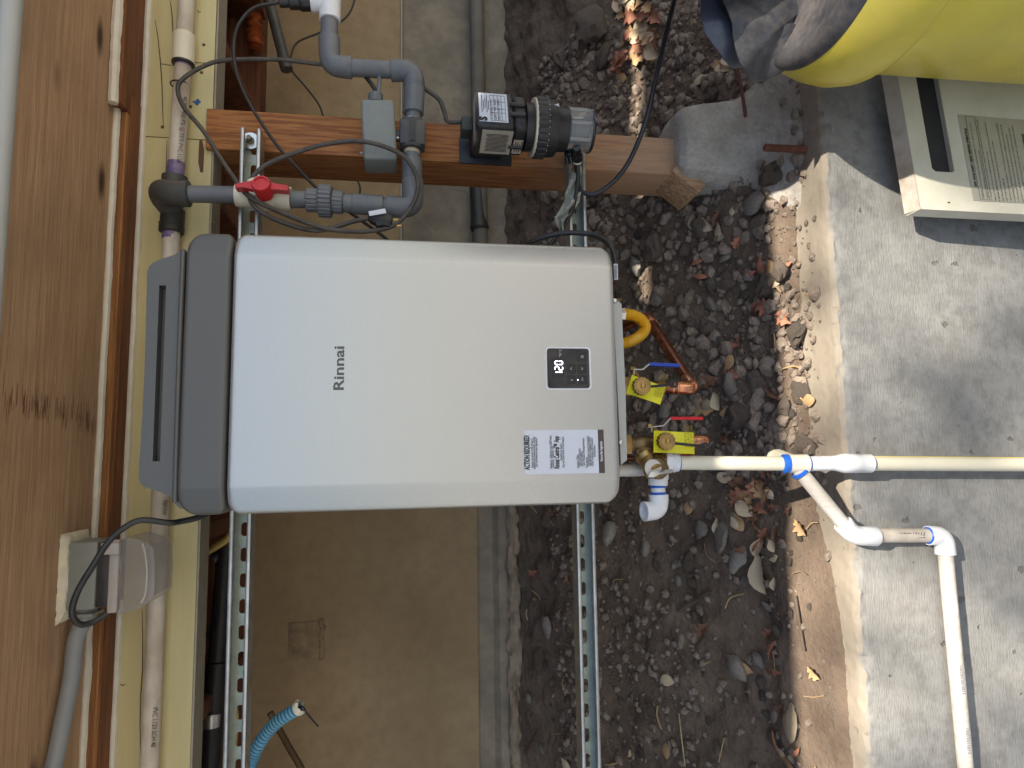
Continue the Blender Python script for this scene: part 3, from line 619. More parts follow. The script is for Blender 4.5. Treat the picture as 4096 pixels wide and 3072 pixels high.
st_txt('Rinnai Central™ App', .12, .573, .74, .0125, bold=.0004)
st_txt('Remove After Registration', .27, .025, .46, .0068, m=paper, bold=.0002)
for v in (.922, .562): mk('sticker_rule', prism([SKP(.09, v, .0005), SKP(.92, v, .0005), SKP(.92, v+.004, .0005), SKP(.09, v+.004, .0005)], (0, .0003, 0)), mat('white_rule', (.85, .86, .88), rough=.4), st_, smooth=False)
# rating barcode tag at the right bottom corner
bt = [P(2455, 1055, 1.15), P(2471, 1056, 1.15), P(2472, 1118, 1.15), P(2457, 1118, 1.15)]
bc = mk('barcode_tag', prism(bt, (0, .0006, 0)), paper, heater, smooth=False)
mk('barcode_bars', J(*[prism([P(2457, 1060+4*i, 1.1494), P(2469, 1060+4*i, 1.1494), P(2469, 1062+4*i, 1.1494), P(2457, 1062+4*i, 1.1494)], (0, .0003, 0)) for i in range(14)]), darkink, bc, smooth=False)

# ================================================================ PIPE RUN ON THE BEAM + GREY LOOP
GY = 1.350                                            # plane of the grey loop, in front of post and channel
MY = 1.412                                            # pipe on the beam
pr_ = .0166
pipes = thing('plumbing_run', 'dusty PVC pipe along the beam with grey loop and red valve', 'pipe', (P(1000, 775, GY).x, GY, P(1680, 775, GY).z))
def part(name, vf, m, parent=pipes, **k): return mk(name, vf, m, parent, **k)
m0, m1, m2, m3, m4 = P(749, -60, MY), P(737, 140, MY), P(733, 255, MY), P(700, 725, MY), P(687, 905, MY)
part('pipe', cyl(m0+(m0-m1)*8, m1+(m2-m1)*.2, pr_), pvcd)
part('coupling', cyl(m1, m2, .0222), pvcc)
part('pipe', cyl(m2-(m2-m1)*.1, m3, pr_), pvcd)
part('primer_stain', cyl(m3+(m2-m3)*.02, m3+(m2-m3)*.16, pr_+.0004), purple)
part('primer_stain', cyl(m2+(m3-m2)*.003, m2+(m3-m2)*.03, pr_+.0004), purple)
part('cement_ring', lathe(m2, m3-m2, [(-.001, .0235), (.003, .0228), (.004, .017)], 20), cordk)
# grey elbow coming forward, then dark coupling leading on behind the heater
ev = P(770, 777, GY)
el = spline([P(693, 845, MY), P(672, 815, MY-.012), P(652, 790, 1.385), P(648, 768, 1.366), P(672, 770, GY+.004), P(715, 774, GY), P(757, 776, GY)], 6)
part('elbow', J(tube(el, .0242, 18), lathe(P(752, 776, GY), ev-P(752, 776, GY), [(-.01, .0255), (.002, .0262), (.003, .024)], 20), lathe(P(694, 790, MY), m3-m4, [(0, .024), (.045, .0255), (.046, .02)], 20)), pvcdk)
part('coupling', J(cyl(P(692, 838, MY), P(686, 925, MY), .0232), cyl(P(687, 905, MY), P(685.5, 930, MY), .0245)), mat('rubber_black', (.022, .022, .021), (.035, .034, .032), 30, rough=.55))
m5 = P(684, 950, MY); m6 = P(640, 2005, MY)
part('pipe', cyl(P(686, 925, MY), P(598, 3060, MY)+(P(598, 3060, MY)-m6)*.4, pr_), pvcd)
part('primer_stain', cyl(P(685, 928, MY), P(682, 958, MY), pr_+.0004), purple)
# print on the pipe, upside down as fitted
mred = mat('red_print', (.55, .13, .05), rough=.6)
for s, a, b in (('40 WP 450 PSI @ 73°F PVC 1120', 385, 650), ('NSF-PW', 2000, 2060), ('PVC 1120 SCH 40', 2830, 2990)):
    p_ = P(733 if a < 900 else (652 if a < 2500 else 612), a, MY-pr_-.0006); q_ = P(707 if a < 900 else (648 if a < 2500 else 604), b, MY-pr_-.0006)
    t = text(s, .013, (0, 0, 0), FX, FZ); wd = max(v.x for v in t[0]); d = (q_-p_); un = d.normalized(); up = Vector((un.z, 0, -un.x)); up = up if up.z < 0 else -up
    part('print', ([p_+un*(v.x*d.length/wd)+up*v.z for v in t[0]], t[1]), mred, smooth=False)
# vertical pipe, valve, union
v0, v1, v2, v3 = P(757, 776, GY), P(945, 778, GY), P(1165, 797, GY), P(1228, 799, GY)
part('pipe', cyl(v0, v1+(v2-v1)*.1, pr_+.0006), pvcg)
vd = (v2-v1)
valve = part('valve_body', J(lathe(v1, vd, [(0, .0235), (.001, .0247), (.03, .0247), (.034, .0235), (.045, .028), (.055, .030), (.066, .028), (.078, .0235), (.082, .0247), (vd.length-.001, .0247), (vd.length, .0235)], 28), lathe(P(1040, 778, GY), Vector((.12, -1, .0)), [(0, .020), (.036, .020), (.038, .016)], 20)), pvcc)
hc = P(1042, 741, GY-.062); hd = Vector((.25, -1, .05)).normalized(); fx, fy, fz = frame(hd)
hl = [P(940, 737, GY-.055), P(975, 727, GY-.055), P(1010, 722, GY-.055), P(1070, 724, GY-.055), P(1105, 735, GY-.055), P(1152, 741, GY-.055), P(1152, 762, GY-.055), P(1105, 757, GY-.055), P(1070, 760, GY-.055), P(1010, 758, GY-.055), P(975, 748, GY-.055), P(940, 751, GY-.055)]
part('valve_handle', J(lathe(hc+Vector((-.004, .035, -.002)), hd, [(0, .017), (.034, .0185), (.037, .017), (.037, .0135), (.0345, .013)], 24), prism(hl, (0, .022, 0))), redp, valve, sharp=30)
part('pipe', cyl(v2, v3, pr_+.001), pvcg)
u1, u2, u3, u4, u5 = P(1225, 800, GY), P(1275, 803, GY), P(1328, 807, GY), P(1373, 812, GY), P(1412, 815, GY)
def ribs(a, b, r0_, r1_, n=28):
    a, b = Vector(a), Vector(b); x, y, z = frame(b-a); V, Fc = [], []; N = n*4
    for t, k in ((0, .93), (.08, 1), (.92, 1), (1, .93)):
        for i in range(N):
            rr = (r1_ if i % 4 < 3 else r0_)*k; an = 2*math.pi*i/N; V.append(a.lerp(b, t)+x*rr*math.cos(an)+y*rr*math.sin(an))
    for j in range(3):
        for i in range(N): Fc.append((j*N+i, j*N+(i+1) % N, (j+1)*N+(i+1) % N, (j+1)*N+i))
    return V, Fc+[tuple(range(N))[::-1], tuple(3*N+i for i in range(N))]
part('union', ribs(u1, u2, .0225, .0245, 16), pvcg, sharp=25); part('union_nut', ribs(u2, u3, .0315, .0340, 22), pvcg, sharp=25); part('union', ribs(u3, u4, .0220, .0238, 16), pvcg, sharp=25)
part('pipe', cyl(u4, u5, .019), pvcg)
k1, k2 = P(1410, 815, GY), P(1533, 824, GY)
part('coupling', cyl(k1, k2, .0217), pvcg); part('pipe', cyl(k2, P(1546, 825, GY), .0175), pvcg)
c1_, cA, cB = P(1545, 825, GY), P(1652, 832, GY), P(1650, 722, GY)
part('elbow', elbow(c1_, cA, cB, .0222), pvcg)
part('coupling', cyl(P(1650, 735, GY), P(1648, 638, GY), .0215), pvcg)
part('nipple', cyl(P(1648, 640, GY), P(1649, 600, GY), .0165), pvcg); part('sealing_tape', cyl(P(1648, 617, GY), P(1649, 601, GY), .0172), mat('tape', (.55, .48, .34), (.42, .36, .24), 40, rough=.6))
flowb = part('flow_switch_body', J(cyl(P(1649, 600, GY), P(1652, 487, GY), .0262, 8), box(P(1650, 545, GY), (.055, .046, .054), None, .004), cyl(P(1650, 545, GY), P(1570, 543, GY), .012)), pvcdk)
tri = [P(1640, 560, GY-.0275), P(1662, 560, GY-.0275), P(1651, 535, GY-.0275)]
part('arrow_mark', prism(tri, (0, .001, 0)), cordk, flowb, smooth=False)
# switch box
b0, b1 = P(1583, 662, GY), P(1452, 418, GY)
sbox = part('switch_box', box((b0+b1)/2+Vector((0, .01, 0)), ((b1-b0).x, .075, (b1-b0).z), Matrix.Rotation(R(-3), 3, 'Y'), .007, 3), boxg)
part('gland', J(cyl(P(1503, 414, GY), P(1502, 378, GY), .016, 14), cyl(P(1514, 376, GY-.01), P(1518, 300, GY), .0048, 8)), pvcg, sbox)
for a, b in ((1445, 610), (1590, 556)): part('screw', lathe(P(a, b, GY-.02), (-1 if a < 1500 else 1, 0, 0), [(0, .004), (.004, .003)], 8), steel, sbox)
# upper part of loop
part('nipple', cyl(P(1652, 490, GY), P(1654, 440, GY), .0165), pvcg); part('sealing_tape', cyl(P(1652, 487, GY), P(1653, 478, GY), .0172), pvcw)
part('coupling', cyl(P(1654, 455, GY), P(1658, 350, GY), .0222), pvcg)
d1, dA, dB = P(1658, 355, GY), P(1656, 284, GY), P(1563, 283, GY)
part('elbow', elbow(d1, dA, dB, .0222), pvcg)
part('pipe', cyl(P(1565, 280, GY), P(1405, 271, GY), .0182), pvcg)
e1, eA, eB = P(1408, 271, GY), P(1320, 264, GY), P(1317, 150, GY)
part('elbow', elbow(e1, eA, eB, .0222), pvcg)
part('pipe', cyl(P(1317, 155, GY), P(1318, 70, GY), .0182), pvcg)
part('tee', J(cyl(P(1319, 84, GY), P(1324, -90, GY), .0228), cyl(P(1320, 12, GY), P(1243, 8, GY), .0205)), pvcw)
part('pipe', cyl(P(1324, -80, GY), P(1330, -400, GY), .0182), pvcg)
part('strain_fitting', J(ribs(P(1244, 8, GY), P(1200, 8, GY), .0175, .0185, 10), cyl(P(1200, 8, GY), P(1157, 8, GY), .0155), cyl(P(1157, 8, GY), P(1117, 9, GY), .011)), cordk)
zt_ = P(720, 340, MY)
part('zip_tie', tube([zt_+Vector((.004*math.cos(a)*0+.0, -math.cos(a)*.0185, math.sin(a)*.0185)) for a in [R(q_) for q_ in range(0, 361, 24)]], .0016, 6), cordk)

# ================================================================ CORDS
def cord(name, pts, r, m, label, cat='cord', k=8, n=10, parent=None, group=None):
    return mk(name, tube(spline(pts, k), r, n), m, parent, label=label, cat=cat, group=group, sharp=80)
cy = 1.322
cp_ = [(1420, 262, 1.40), (1274, 256, 1.40), (1111, 238, 1.40), (904, 241, 1.392), (814, 265, 1.385), (735, 313, 1.38), (711, 355, 1.38), (735, 428, 1.372), (814, 524, 1.36), (874, 621, 1.34), (948, 729, 1.325), (1002, 790, 1.318), (1111, 844, 1.312), (1262, 904, 1.305), (1352, 922, 1.302), (1473, 925, 1.302), (1581, 898, 1.304), (1653, 814, 1.306), (1671, 723, 1.306), (1623, 633, 1.31), (1533, 585, 1.30), (1424, 564, 1.302), (1292, 579, 1.305), (1171, 615, 1.31), (1069, 657, 1.315), (1014, 705, 1.318), (996, 747, 1.33), (1008, 814, 1.325), (1069, 862, 1.32), (1171, 904, 1.318), (1262, 922, 1.312), (1334, 910, 1.31), (1412, 886, 1.308), (1485, 872, 1.307)]
cr = thing('power_cord', 'brown black power cord coiled in a loop round the red valve', 'cord', P(1671, 723, 1.306))
mk('cable', tube(spline([P(a, b, c) for a, b, c in cp_], 8), .0047, 10), coil, cr, sharp=80)
g0, g1 = P(1480, 872, 1.307), P(1572, 893, 1.307)
plug = mk('plug', J(lathe(g0, g1-g0, [(-.004, .006), (.004, .012), (.022, .0165), (.040, .0165), (.044, .014)], 8), box(g0.lerp(g1, .55), (.026, .024, .032), Matrix.Rotation(R(-13), 3, 'Y'), .004)), blackp, cr)
mk('plug_prong', J(*[box(g1+Vector((dx, -.004, -.008)), (.004, .002, .018), None, .0005) for dx in (-.006, .006)]), brass, plug)
ps_ = g0.lerp(g1, .42)+Vector((.010, -.0175, .004)); mk('plug_label', box(ps_, (.010, .001, .034), Matrix.Rotation(R(-13), 3, 'Y'), .002), paper, plug)
cord('thin_cord', [P(a, b, c) for a, b, c in ((1120, 9, GY), (1020, 30, 1.345), (960, 90, 1.34), (936, 169, 1.345), (942, 271, 1.352), (978, 374, 1.362), (1039, 482, 1.37), (1111, 585, 1.38), (1171, 651, 1.39), (1268, 753, 1.405), (1340, 805, 1.41), (1400, 850, 1.41), (1521, 937, 1.41), (1600, 1000, 1.41))], .0035, cordk, 'thin black cord looping from the white tee behind the grey union')
cord('loose_wire', [P(a, b, 2.0) for a, b in ((1425, -20), (1400, 48), (1358, 90), (1280, 130), (1190, 169), (1165, 223), (1165, 277), (1225, 350), (1274, 416), (1295, 470), (1330, 560), (1390, 660), (1438, 740), (1440, 790), (1470, 850))], .0032, cordk, 'loose black wire sagging in front of the tan panel', cat='wire')
db = thing('drain_pipe', 'dark plastic pipe stub hanging down before the tan panel', 'pipe', P(1147, 275, 1.95))
mk('pipe', J(cyl(P(1060, -60, 1.95), P(1147, 277, 1.95), .0165), cyl(P(1132, 225, 1.95), P(1148, 280, 1.95), .0185)), pvcdk, db)
# switch box cables
cord('switch_cable', [P(1461, 305, GY+.01), P(1485, 335, GY), P(1500, 360, GY), P(1502, 382, GY)], .0046, cordk, 'short black cable entering the grey switch box', cat='cable')
cord('pump_hose', [P(a, b, c) for a, b, c in ((2712, -60, 1.15), (2698, 0, 1.16), (2668, 120, 1.18), (2626, 301, 1.21), (2584, 482, 1.24), (2523, 633, 1.28), (2463, 717, 1.31), (2391, 772, 1.335), (2345, 774, 1.345), (2316, 748, 1.35), (2306, 690, 1.345), (2304, 650, 1.335))], .0052, mat('hose_black', (.02, .022, .028), (.03, .032, .04), 30, rough=.28), 'glossy black hose curving from the pump towards the barrel', cat='hose')
cord('suction_hose', [P(a, b, c) for a, b, c in ((2309, 645, 1.325), (2312, 723, 1.335), (2296, 814, 1.35), (2264, 892, 1.36), (2216, 958, 1.37), (2180, 1010, 1.38))], .0046, cordk, 'black hose running from the pump behind the heater', cat='hose')
cord('heater_cable', [P(a, b, c) for a, b, c in ((2100, 990, 1.30), (2138, 961, 1.28), (2222, 937, 1.26), (2294, 931, 1.25), (2373, 940, 1.235), (2433, 972, 1.21), (2456, 1017, 1.19), (2462, 1060, 1.19), (2452, 1120, 1.2))], .0055, cordk, 'black cable bending round the bottom corner of the heater', cat='cable')
cord('black_cord', [P(a, b, c) for a, b, c in ((860, 2040, 1.22), (789, 2071, 1.20), (720, 2086, 1.185), (676, 2091, 1.17), (564, 2081, 1.16), (491, 2115, 1.155), (431, 2171, 1.15), (371, 2264, 1.145), (312, 2363, 1.145), (288, 2449, 1.15), (318, 2496, 1.165), (371, 2489, 1.18), (431, 2453, 1.19))], .0050, cordk, 'black cord from the heater top hooked into the outlet box')

# ================================================================ DOSING PUMP
AY = 1.318
def pp(px, py, y=AY): return P(px, py, y)
ax0, ax1 = pp(1890, 512), pp(2365, 508); zz = lambda px: P(px, 510, AY).z
axx = P(2120, 510, AY).x
pump = thing('dosing_pump', 'dark grey dosing pump with white label mounted on the post', 'pump', (axx, AY, zz(2367)))
cord('power_cord', [P(a, b, c) for a, b, c in ((1690, 345, 1.37), (1702, 356, 1.37), (1756, 398, 1.37), (1778, 450, 1.37), (1788, 482, 1.37), (1812, 490, 1.37), (1850, 487, 1.37), (1895, 485, 1.365))], .005, coil, None, cat=None, parent=pump)
ro = Matrix.Rotation(R(15), 3, 'Z'); sq = .094
def rbx(za, zb_, s, bev=.008, dx=0): return box((axx+dx, AY, (za+zb_)/2), (s, s, abs(za-zb_)), ro, bev, 3)
mk('motor_housing', J(rbx(zz(1893), zz(2042), sq), rbx(zz(2040), zz(2097), sq*.97, .012), *[lathe(Vector((axx, AY, zz(2030)))+ro @ Vector((a*sq*.5, b*sq*.5, 0)), (0, 0, -1), [(0, .005), (.03, .005), (.032, .003)], 8) for a, b in ((-.25, -1), (.3, -1), (-1, .2), (1, -.25))]), blackp, pump)
mk('cord_gland', bx((axx+.002, AY+.03, zz(1898)), (axx+.034, AY+.075, zz(1852)), .003), mat('gland_green', (.06, .075, .065), (.04, .05, .045), 20, rough=.6), pump)
mk('neck', lathe((axx, AY, zz(2095)), (0, 0, -1), [(0, .05), (.02, .05), (.032, .047)], 32), blackp, pump)
rz = zz(2133)
mk('dial_ring', ribs((axx, AY, rz), (axx, AY, zz(2180)), .0625, .0645, 26), mat('ring_dark', (.022, .024, .03), (.035, .036, .042), 40, rough=.5, dirt=(.16, .14, .11), damt=.35), pump, sharp=20)
mk('ring_liner', lathe((axx, AY, rz+.002), (0, 0, 1), [(-.004, .0615), (.0015, .0605), (.0015, .056)], 40), cream, pump)
mk('dial_band', lathe((axx, AY, zz(2178)), (0, 0, -1), [(0, .0595), (.014, .060), (zz(2178)-zz(2217), .0585)], 40), blackp, pump)
mk('dial_marks', J(*[lathe(Vector((axx, AY, zz(2177)))+Vector((.0652*math.sin(a), -.0652*math.cos(a), .001)), (math.sin(a), -math.cos(a), 0), [(0, .0014), (.0008, .001)], 6) for a in [R(-70+11*i) for i in range(13)]]), iconm, pump)
aa = R(24)
def on(a, z, r): return Vector((axx+r*math.sin(a), AY-r*math.cos(a), z))
mk('arrow_mark', prism([on(aa-.09, zz(2214), .0602), on(aa+.09, zz(2214), .0602), on(aa, zz(2196), .0602)], (0, -.0006, 0)), paper, pump, smooth=False)
mk('pump_head', lathe((axx, AY, zz(2216)), (0, 0, -1), [(0, .0475), (zz(2216)-zz(2264), .047)], 32), blackp, pump)
hd_ = mk('tube_housing', lathe((axx, AY, zz(2263)), (0, 0, -1), [(0, .043), (.003, .0445), (zz(2263)-zz(2340), .0435), (zz(2263)-zz(2352), .047), (zz(2263)-zz(2362), .046), (zz(2263)-zz(2368), .030)], 32), clear, pump)
mk('roller', J(cyl((axx+.012, AY-.02, zz(2268)), (axx+.016, AY-.02, zz(2335)), .0065), cyl((axx-.02, AY-.012, zz(2275)), (axx-.018, AY-.012, zz(2335)), .0060), cyl((axx, AY+.01, zz(2268)), (axx, AY+.01, zz(2345)), .02)), cream, hd_)
mk('housing_core', J(lathe((axx, AY, zz(2264)), (0, 0, -1), [(0, .036), (.008, .03), (.030, .030), (.044, .036)], 20)), blackp, hd_)
mk('housing_cap', J(lathe((axx, AY, zz(2350)), (0, 0, -1), [(0, .0465), (.003, .048), (.007, .046), (.010, .033)], 32)), mat('cap_dark', (.03, .03, .032), rough=.2, coat=.4), pump)
mk('rim_clip', J(*[box(on(a, zz(2305), .0455), (.008, .006, zz(2265)-zz(2345)), Matrix.Rotation(a, 3, 'Z'), .002) for a in (R(-50), R(-8), R(38), R(75))]), mat('clear_rib', (.5, .5, .48), rough=.2, alpha=.6), pump)
fp0, fp1, fp2, fp3 = P(2306, 590, AY-.03), P(2308, 618, AY-.012), P(2310, 640, AY), P(2309, 655, AY+.006)
mk('hose_fitting', J(cyl(fp0, fp1, .0095), ribs(fp1, fp2, .010, .0115, 12), cyl(fp2, fp3, .008), cyl(P(2275, 605, AY), P(2280, 625, AY+.01), .011), ribs(P(2280, 625, AY+.01), P(2284, 655, AY+.015), .011, .0125, 12)), mat('fitting_gloss', (.012, .012, .014), rough=.2), pump)
mk('fitting_ring', cyl(P(2310, 646, AY+.001), P(2310, 652, AY+.004), .0092), cream, pump)
mk('mount_bracket', J(bx((xl_-.004, PY-.008, zz(2075)), (axx+.02, PY-.001, zz(1853)), .002), bx((axx-.03, AY+.02, zz(2030)), (axx+.02, PY-.006, zz(1895)), .004)), mat('bracket', (.016, .019, .025), (.022, .026, .032), 30, rough=.55), pump)
# labels on the two camera-side faces
nr = ro @ Vector((0, -1, 0)); tr = ro @ Vector((1, 0, 0))            # right-front face
nl = ro @ Vector((-1, 0, 0)); tl_ = ro @ Vector((0, -1, 0))          # left-front face
def facep(n_, t_, a, z, o=.0006): return Vector((axx, AY, z))+n_*(sq/2+o)+t_*a
def flabel(n_, t_, a0, a1, z0, z1, m, nm, o=.0006):
    return mk(nm, prism([facep(n_, t_, a0, z0, o), facep(n_, t_, a1, z0, o), facep(n_, t_, a1, z1, o), facep(n_, t_, a0, z1, o)], -n_*.0006), m, pump, smooth=False)
lb = flabel(nr, tr, -.036, .040, zz(2018), zz(1907), paper, 'rating_label')
def ftext(s, n_, t_, a, z, h, par, m=darkink, bold=0, wd=None):
    t = text(s, h, (0, 0, 0), FX, FZ, off=bold); k = 1 if not wd else wd/(max(p.x for p in t[0])-min(p.x for p in t[0]))
    mk('label_text', ([facep(n_, t_, a+p.x*k, z+p.z, .0013) for p in t[0]], t[1]), m, par, smooth=False)
def fbar(n_, t_, a0, a1, z0, z1): return prism([facep(n_, t_, a0, z0, .0010), facep(n_, t_, a1, z0, .0010), facep(n_, t_, a1, z1, .0010), facep(n_, t_, a0, z1, .0010)], -n_*.0003)
zA, zB = zz(1907), zz(2018); hgt = zA-zB
ftext('S', nr, tr, -.0345, zA-.25*hgt, .022, lb, bold=.0012)
mk('label_rule', J(*[fbar(nr, tr, -.012+.006*(i % 3), .034-.007*((i*2) % 3), zA-hgt*(.09+.058*i)-.0014, zA-hgt*(.09+.058*i)) for i in range(5)], *[fbar(nr, tr, x, x+.0007, zA-hgt*(.40+.13*j)-.008, zA-hgt*(.40+.13*j)) for j in range(4) for x in (-.033, -.012, -.002, .017, .034)], *[fbar(nr, tr, -.033, .0345, zA-hgt*(.40+.13*j)-d, zA-hgt*(.40+.13*j)-d+.0007) for j in range(4) for d in (0, .008)]), darkink, lb, smooth=False)
for j, s in enumerate(('CAPACITY', 'GPD   PSI  BAR', 'VOLT  HZ  AMPS')): ftext(s, nr, tr, -.031, zA-hgt*(.47+.13*j), .0058, lb, wd=.055)
lb2 = flabel(nl, tl_, -.034, .036, zz(2040), zz(1920), paperdull, 'warning_label')
mk('label_rule', J(*[fbar(nl, tl_, -.028+.002*(i % 4)*.5, .026-.004*((i*3) % 4), zz(1932)-i*.0042-.0016, zz(1932)-i*.0042) for i in range(0)], *[prism([facep(nl, tl_, -.026+i*.0038, zz(1937+3*(i % 3)), .001), facep(nl, tl_, -.0242+i*.0038, zz(1937+3*(i % 3)), .001), facep(nl, tl_, -.0242+i*.0038, zz(2026-4*(i % 2)), .001), facep(nl, tl_, -.026+i*.0038, zz(2026-4*(i % 2)), .001)], -nl*.0003) for i in range(14)]), darkink, lb2, smooth=False)
lb3 = flabel(nl, tl_, -.030, .012, zz(2085), zz(2048), paperdull, 'small_label')
mk('label_rule', J(*[fbar(nl, tl_, -.025+.003*(i % 2), .008-.004*(i % 3), zz(2055)-i*.0045-.0018, zz(2055)-i*.0045) for i in range(4)]), darkink, lb3, smooth=False)
# pale rag hanging at the channel
rg = [(2300, 655), (2290, 690), (2278, 730), (2262, 770), (2258, 800), (2240, 840), (2218, 870), (2240, 925)]
def ragf(u, v):
    t = u*(len(rg)-1); i = min(int(t), len(rg)-2); t -= i; a = rg[i][0]*(1-t)+rg[i+1][0]*t; b = rg[i][1]*(1-t)+rg[i+1][1]*t
    wd = 14+46*math.sin(math.pi*min(1, u*.9+.08)); nn = noise.noise(Vector((u*9, v*3, 0)))
    return P(a+wd*v, b+10*v+6*nn, 1.352+.012*nn+.010*math.sin(v*7+u*12))
rag = grid(40, 10, ragf); mk('torn_foil_strip', (rag[0]+[p+Vector((0, .0008, 0)) for p in rag[0]], rag[1]+[tuple(i+len(rag[0]) for i in f[::-1]) for f in rag[1]]), foil, label='crumpled pale green torn strip hanging beside the pump hose', cat='strip', fix=False)

# ================================================================ CONDUIT ALONG THE STEM WALL
wp = thing('wall_conduit', 'grey brown pipe running along the foundation wall behind the post', 'pipe', P(1905, 700, 2.16))
pa, pb_, pc_, pd = P(1905, -100, 2.16), P(1909, 745, 2.16), P(1918, 920, 2.16), P(1925, 1100, 2.16)
mk('pipe', cyl(pa, pd, .026), mat('conduit_paint', (.16, .145, .12), (.12, .105, .085), 12, rough=.7), wp)
mk('black_wrap', lathe(pb_, pc_-pb_, [(0, .0275), ((pc_-pb_).length*.8, .029), ((pc_-pb_).length*.95, .034), ((pc_-pb_).length, .030)], 16), mat('wrap', (.03, .028, .026), rough=.5), wp)
# pipes and cables in the crawl space on the left
cs = thing('crawlspace_drain', 'black plastic pipe with silver band hanging under the joists', 'pipe', P(850, 2850, 1.75))
q0, q1, q2 = P(905, 2190, 1.8), P(868, 2650, 1.75), P(838, 3072, 1.72)
mk('pipe', J(cyl(q0, q1, .022), cyl(q1, q2+(q2-q1), .026)), cordk, cs); mk('clamp_band', cyl(P(848, 2850, 1.735), P(845, 2905, 1.732), .0285), steel, cs)
mk('branch', cyl(P(905, 2215, 1.8), P(850, 2235, 1.79), .017), blackp, cs); mk('branch', cyl(P(830, 2525, 1.77), P(885, 2530, 1.77), .014), blackp, cs)
cord('yellow_cable', [P(800, 2225, 1.7), P(836, 2203, 1.68), P(912, 2152, 1.66), P(935, 2100, 1.65), P(940, 2020, 1.64)], .0085, ycab, 'yellow sheathed cable behind the upper slotted channel', cat='cable')
cord('cable_hank', [P(930, 2800, 1.56), P(938, 2870, 1.55), P(935, 2940, 1.55), P(930, 3000, 1.55), P(925, 3100, 1.55)], .0085, ycab, 'pale yellow cable seen through the channel slots', cat='cable')
# blue corrugated conduit
bc_ = spline([P(985, 3120, 1.58), P(1001, 3060, 1.575), P(1021, 3006, 1.57), P(1065, 2934, 1.56), P(1118, 2880, 1.55), P(1191, 2834, 1.535)], 22)
bcnd = thing('corrugated_conduit', 'light blue corrugated conduit with a broken white end', 'conduit', P(985, 3120, 1.58))
rr_ = [.0142 if i % 4 < 2 else .0122 for i in range(len(bc_))]
tb = tube(bc_, rr_, 14, False); mk('corrugated_tube', tb, blue, bcnd, mats=[blue, bluedk], midx=[1 if (j//14) % 4 == 2 else 0 for j in range(len(tb[1]))], sharp=40)
be = bc_[-1]; bd = (bc_[-1]-bc_[-4]).normalized()
x_, y_, z_ = frame(bd)
mk('broken_end', J(([be-bd*.002+bd*(.006*(h)+(.005*noise.noise(Vector((k*.9, h, 1))) if h else 0))+(x_*math.cos(2*math.pi*k/16)+y_*math.sin(2*math.pi*k/16))*(.0155+.0025*h*noise.noise(Vector((k*.7, 3, 3)))-(.004 if h == 2 else 0)) for h in (0, 1, 2) for k in range(16)], [(h*16+k, h*16+(k+1) % 16, h*16+16+(k+1) % 16, h*16+16+k) for h in (0, 1) for k in range(16)])), pvcc, bcnd)
mk('conduit_lining', lathe(be+bd*.003, -bd, [(0, .011), (.03, .010)], 12), bluedk, bcnd)
mk('stripped_wire', tube(spline([be-bd*.02, be+bd*.01, P(1225, 2850, 1.53), P(1250, 2880, 1.525), P(1274, 2906, 1.52)], 6), .0022, 6), blackp, bcnd)
cord('brown_cable', [P(1080, 2850, 1.9), P(1118, 2920, 1.9), P(1158, 2993, 1.88), P(1204, 3072, 1.86), P(1230, 3140, 1.86)], .0085, mat('brown_cable', (.10, .06, .025), rough=.6), 'thick brown cable bending down behind the blue conduit', cat='cable')

# ================================================================ OUTLET BOX UNDER THE SOFFIT
OZ = SZ+tl(P(260, 2300, 1.2).x)
oc = PZ(252, 2310, OZ-.003); OY = oc.y
def op(px, py, y=None): return P(px, py, y or OY)
ob = thing('outlet_box', 'grey outdoor outlet box with clear bubble cover under the soffit', 'outlet box', (oc.x, OY+.03, op(617, 2300).z))
x0_, x1_ = op(320, 2444).x, op(320, 2168).x; z1_, z2_, z3_, z4_, z5_ = OZ-.0005, op(272, 2300).z, op(385, 2300).z, op(436, 2300).z, op(476, 2300).z
D_ = .07
mk('foam_gasket', grid(30, 14, lambda u, v: Vector((x0_-.02+(x1_-x0_+.035)*u, OY-.012+(D_+.03)*v, OZ-.0002-(abs(z1_-z2_)+.004)*math.sin(math.pi*min(1, max(0, u*1.02)))**.25*math.sin(math.pi*v)**.25+.003*noise.noise(Vector((u*12, v*9, 0)))))), foam, ob, fix=False)
bxz = z2_-.0
mk('box_body', bx((x0_, OY, z3_), (x1_, OY+D_, OZ-.004), .006), boxg, ob)
mk('receptacle', bx((x0_+.004, OY+.001, z4_), (x1_-.004, OY+D_-.002, z3_-.0003), .002), blackp, ob)
mk('cover_hinge', J(bx((x0_-.006, OY-.004, z5_), (x1_+.002, OY+.010, z4_), .003), box((x1_-.012, OY-.008, z4_-.004), (.02, .01, .03), None, .002)), mat('hinge_plastic', (.5, .46, .43), rough=.35, alpha=.8), ob)
z6_ = op(617, 2300).z
ob_ol = [op(477, 2462), op(477, 2166), op(500, 2150), op(545, 2155), op(600, 2178), op(617, 2200), op(619, 2300), op(614, 2385), op(590, 2415), op(540, 2440)]
mk('bubble_cover', prism(ob_ol, (0, D_+.02, 0)), smoke, ob, sharp=25)
mk('cover_rib', tube(spline([op(571, 2174, OY-.001), op(580, 2210, OY-.001), op(588, 2290, OY-.001), op(582, 2370, OY-.001), op(565, 2412, OY-.001)], 6), .0014, 6), mat('rib_plastic', (.66, .62, .58), rough=.3, alpha=.7), ob)
mk('box_nut', J(cyl((x0_+.0, OY+.035, (z3_+OZ)/2), (x0_-.026, OY+.035, (z3_+OZ)/2), .017, 16), bx((x0_-.014, OY+.012, (z3_+OZ)/2-.02), (x0_-.008, OY+.058, (z3_+OZ)/2+.02), .002)), boxg, ob)
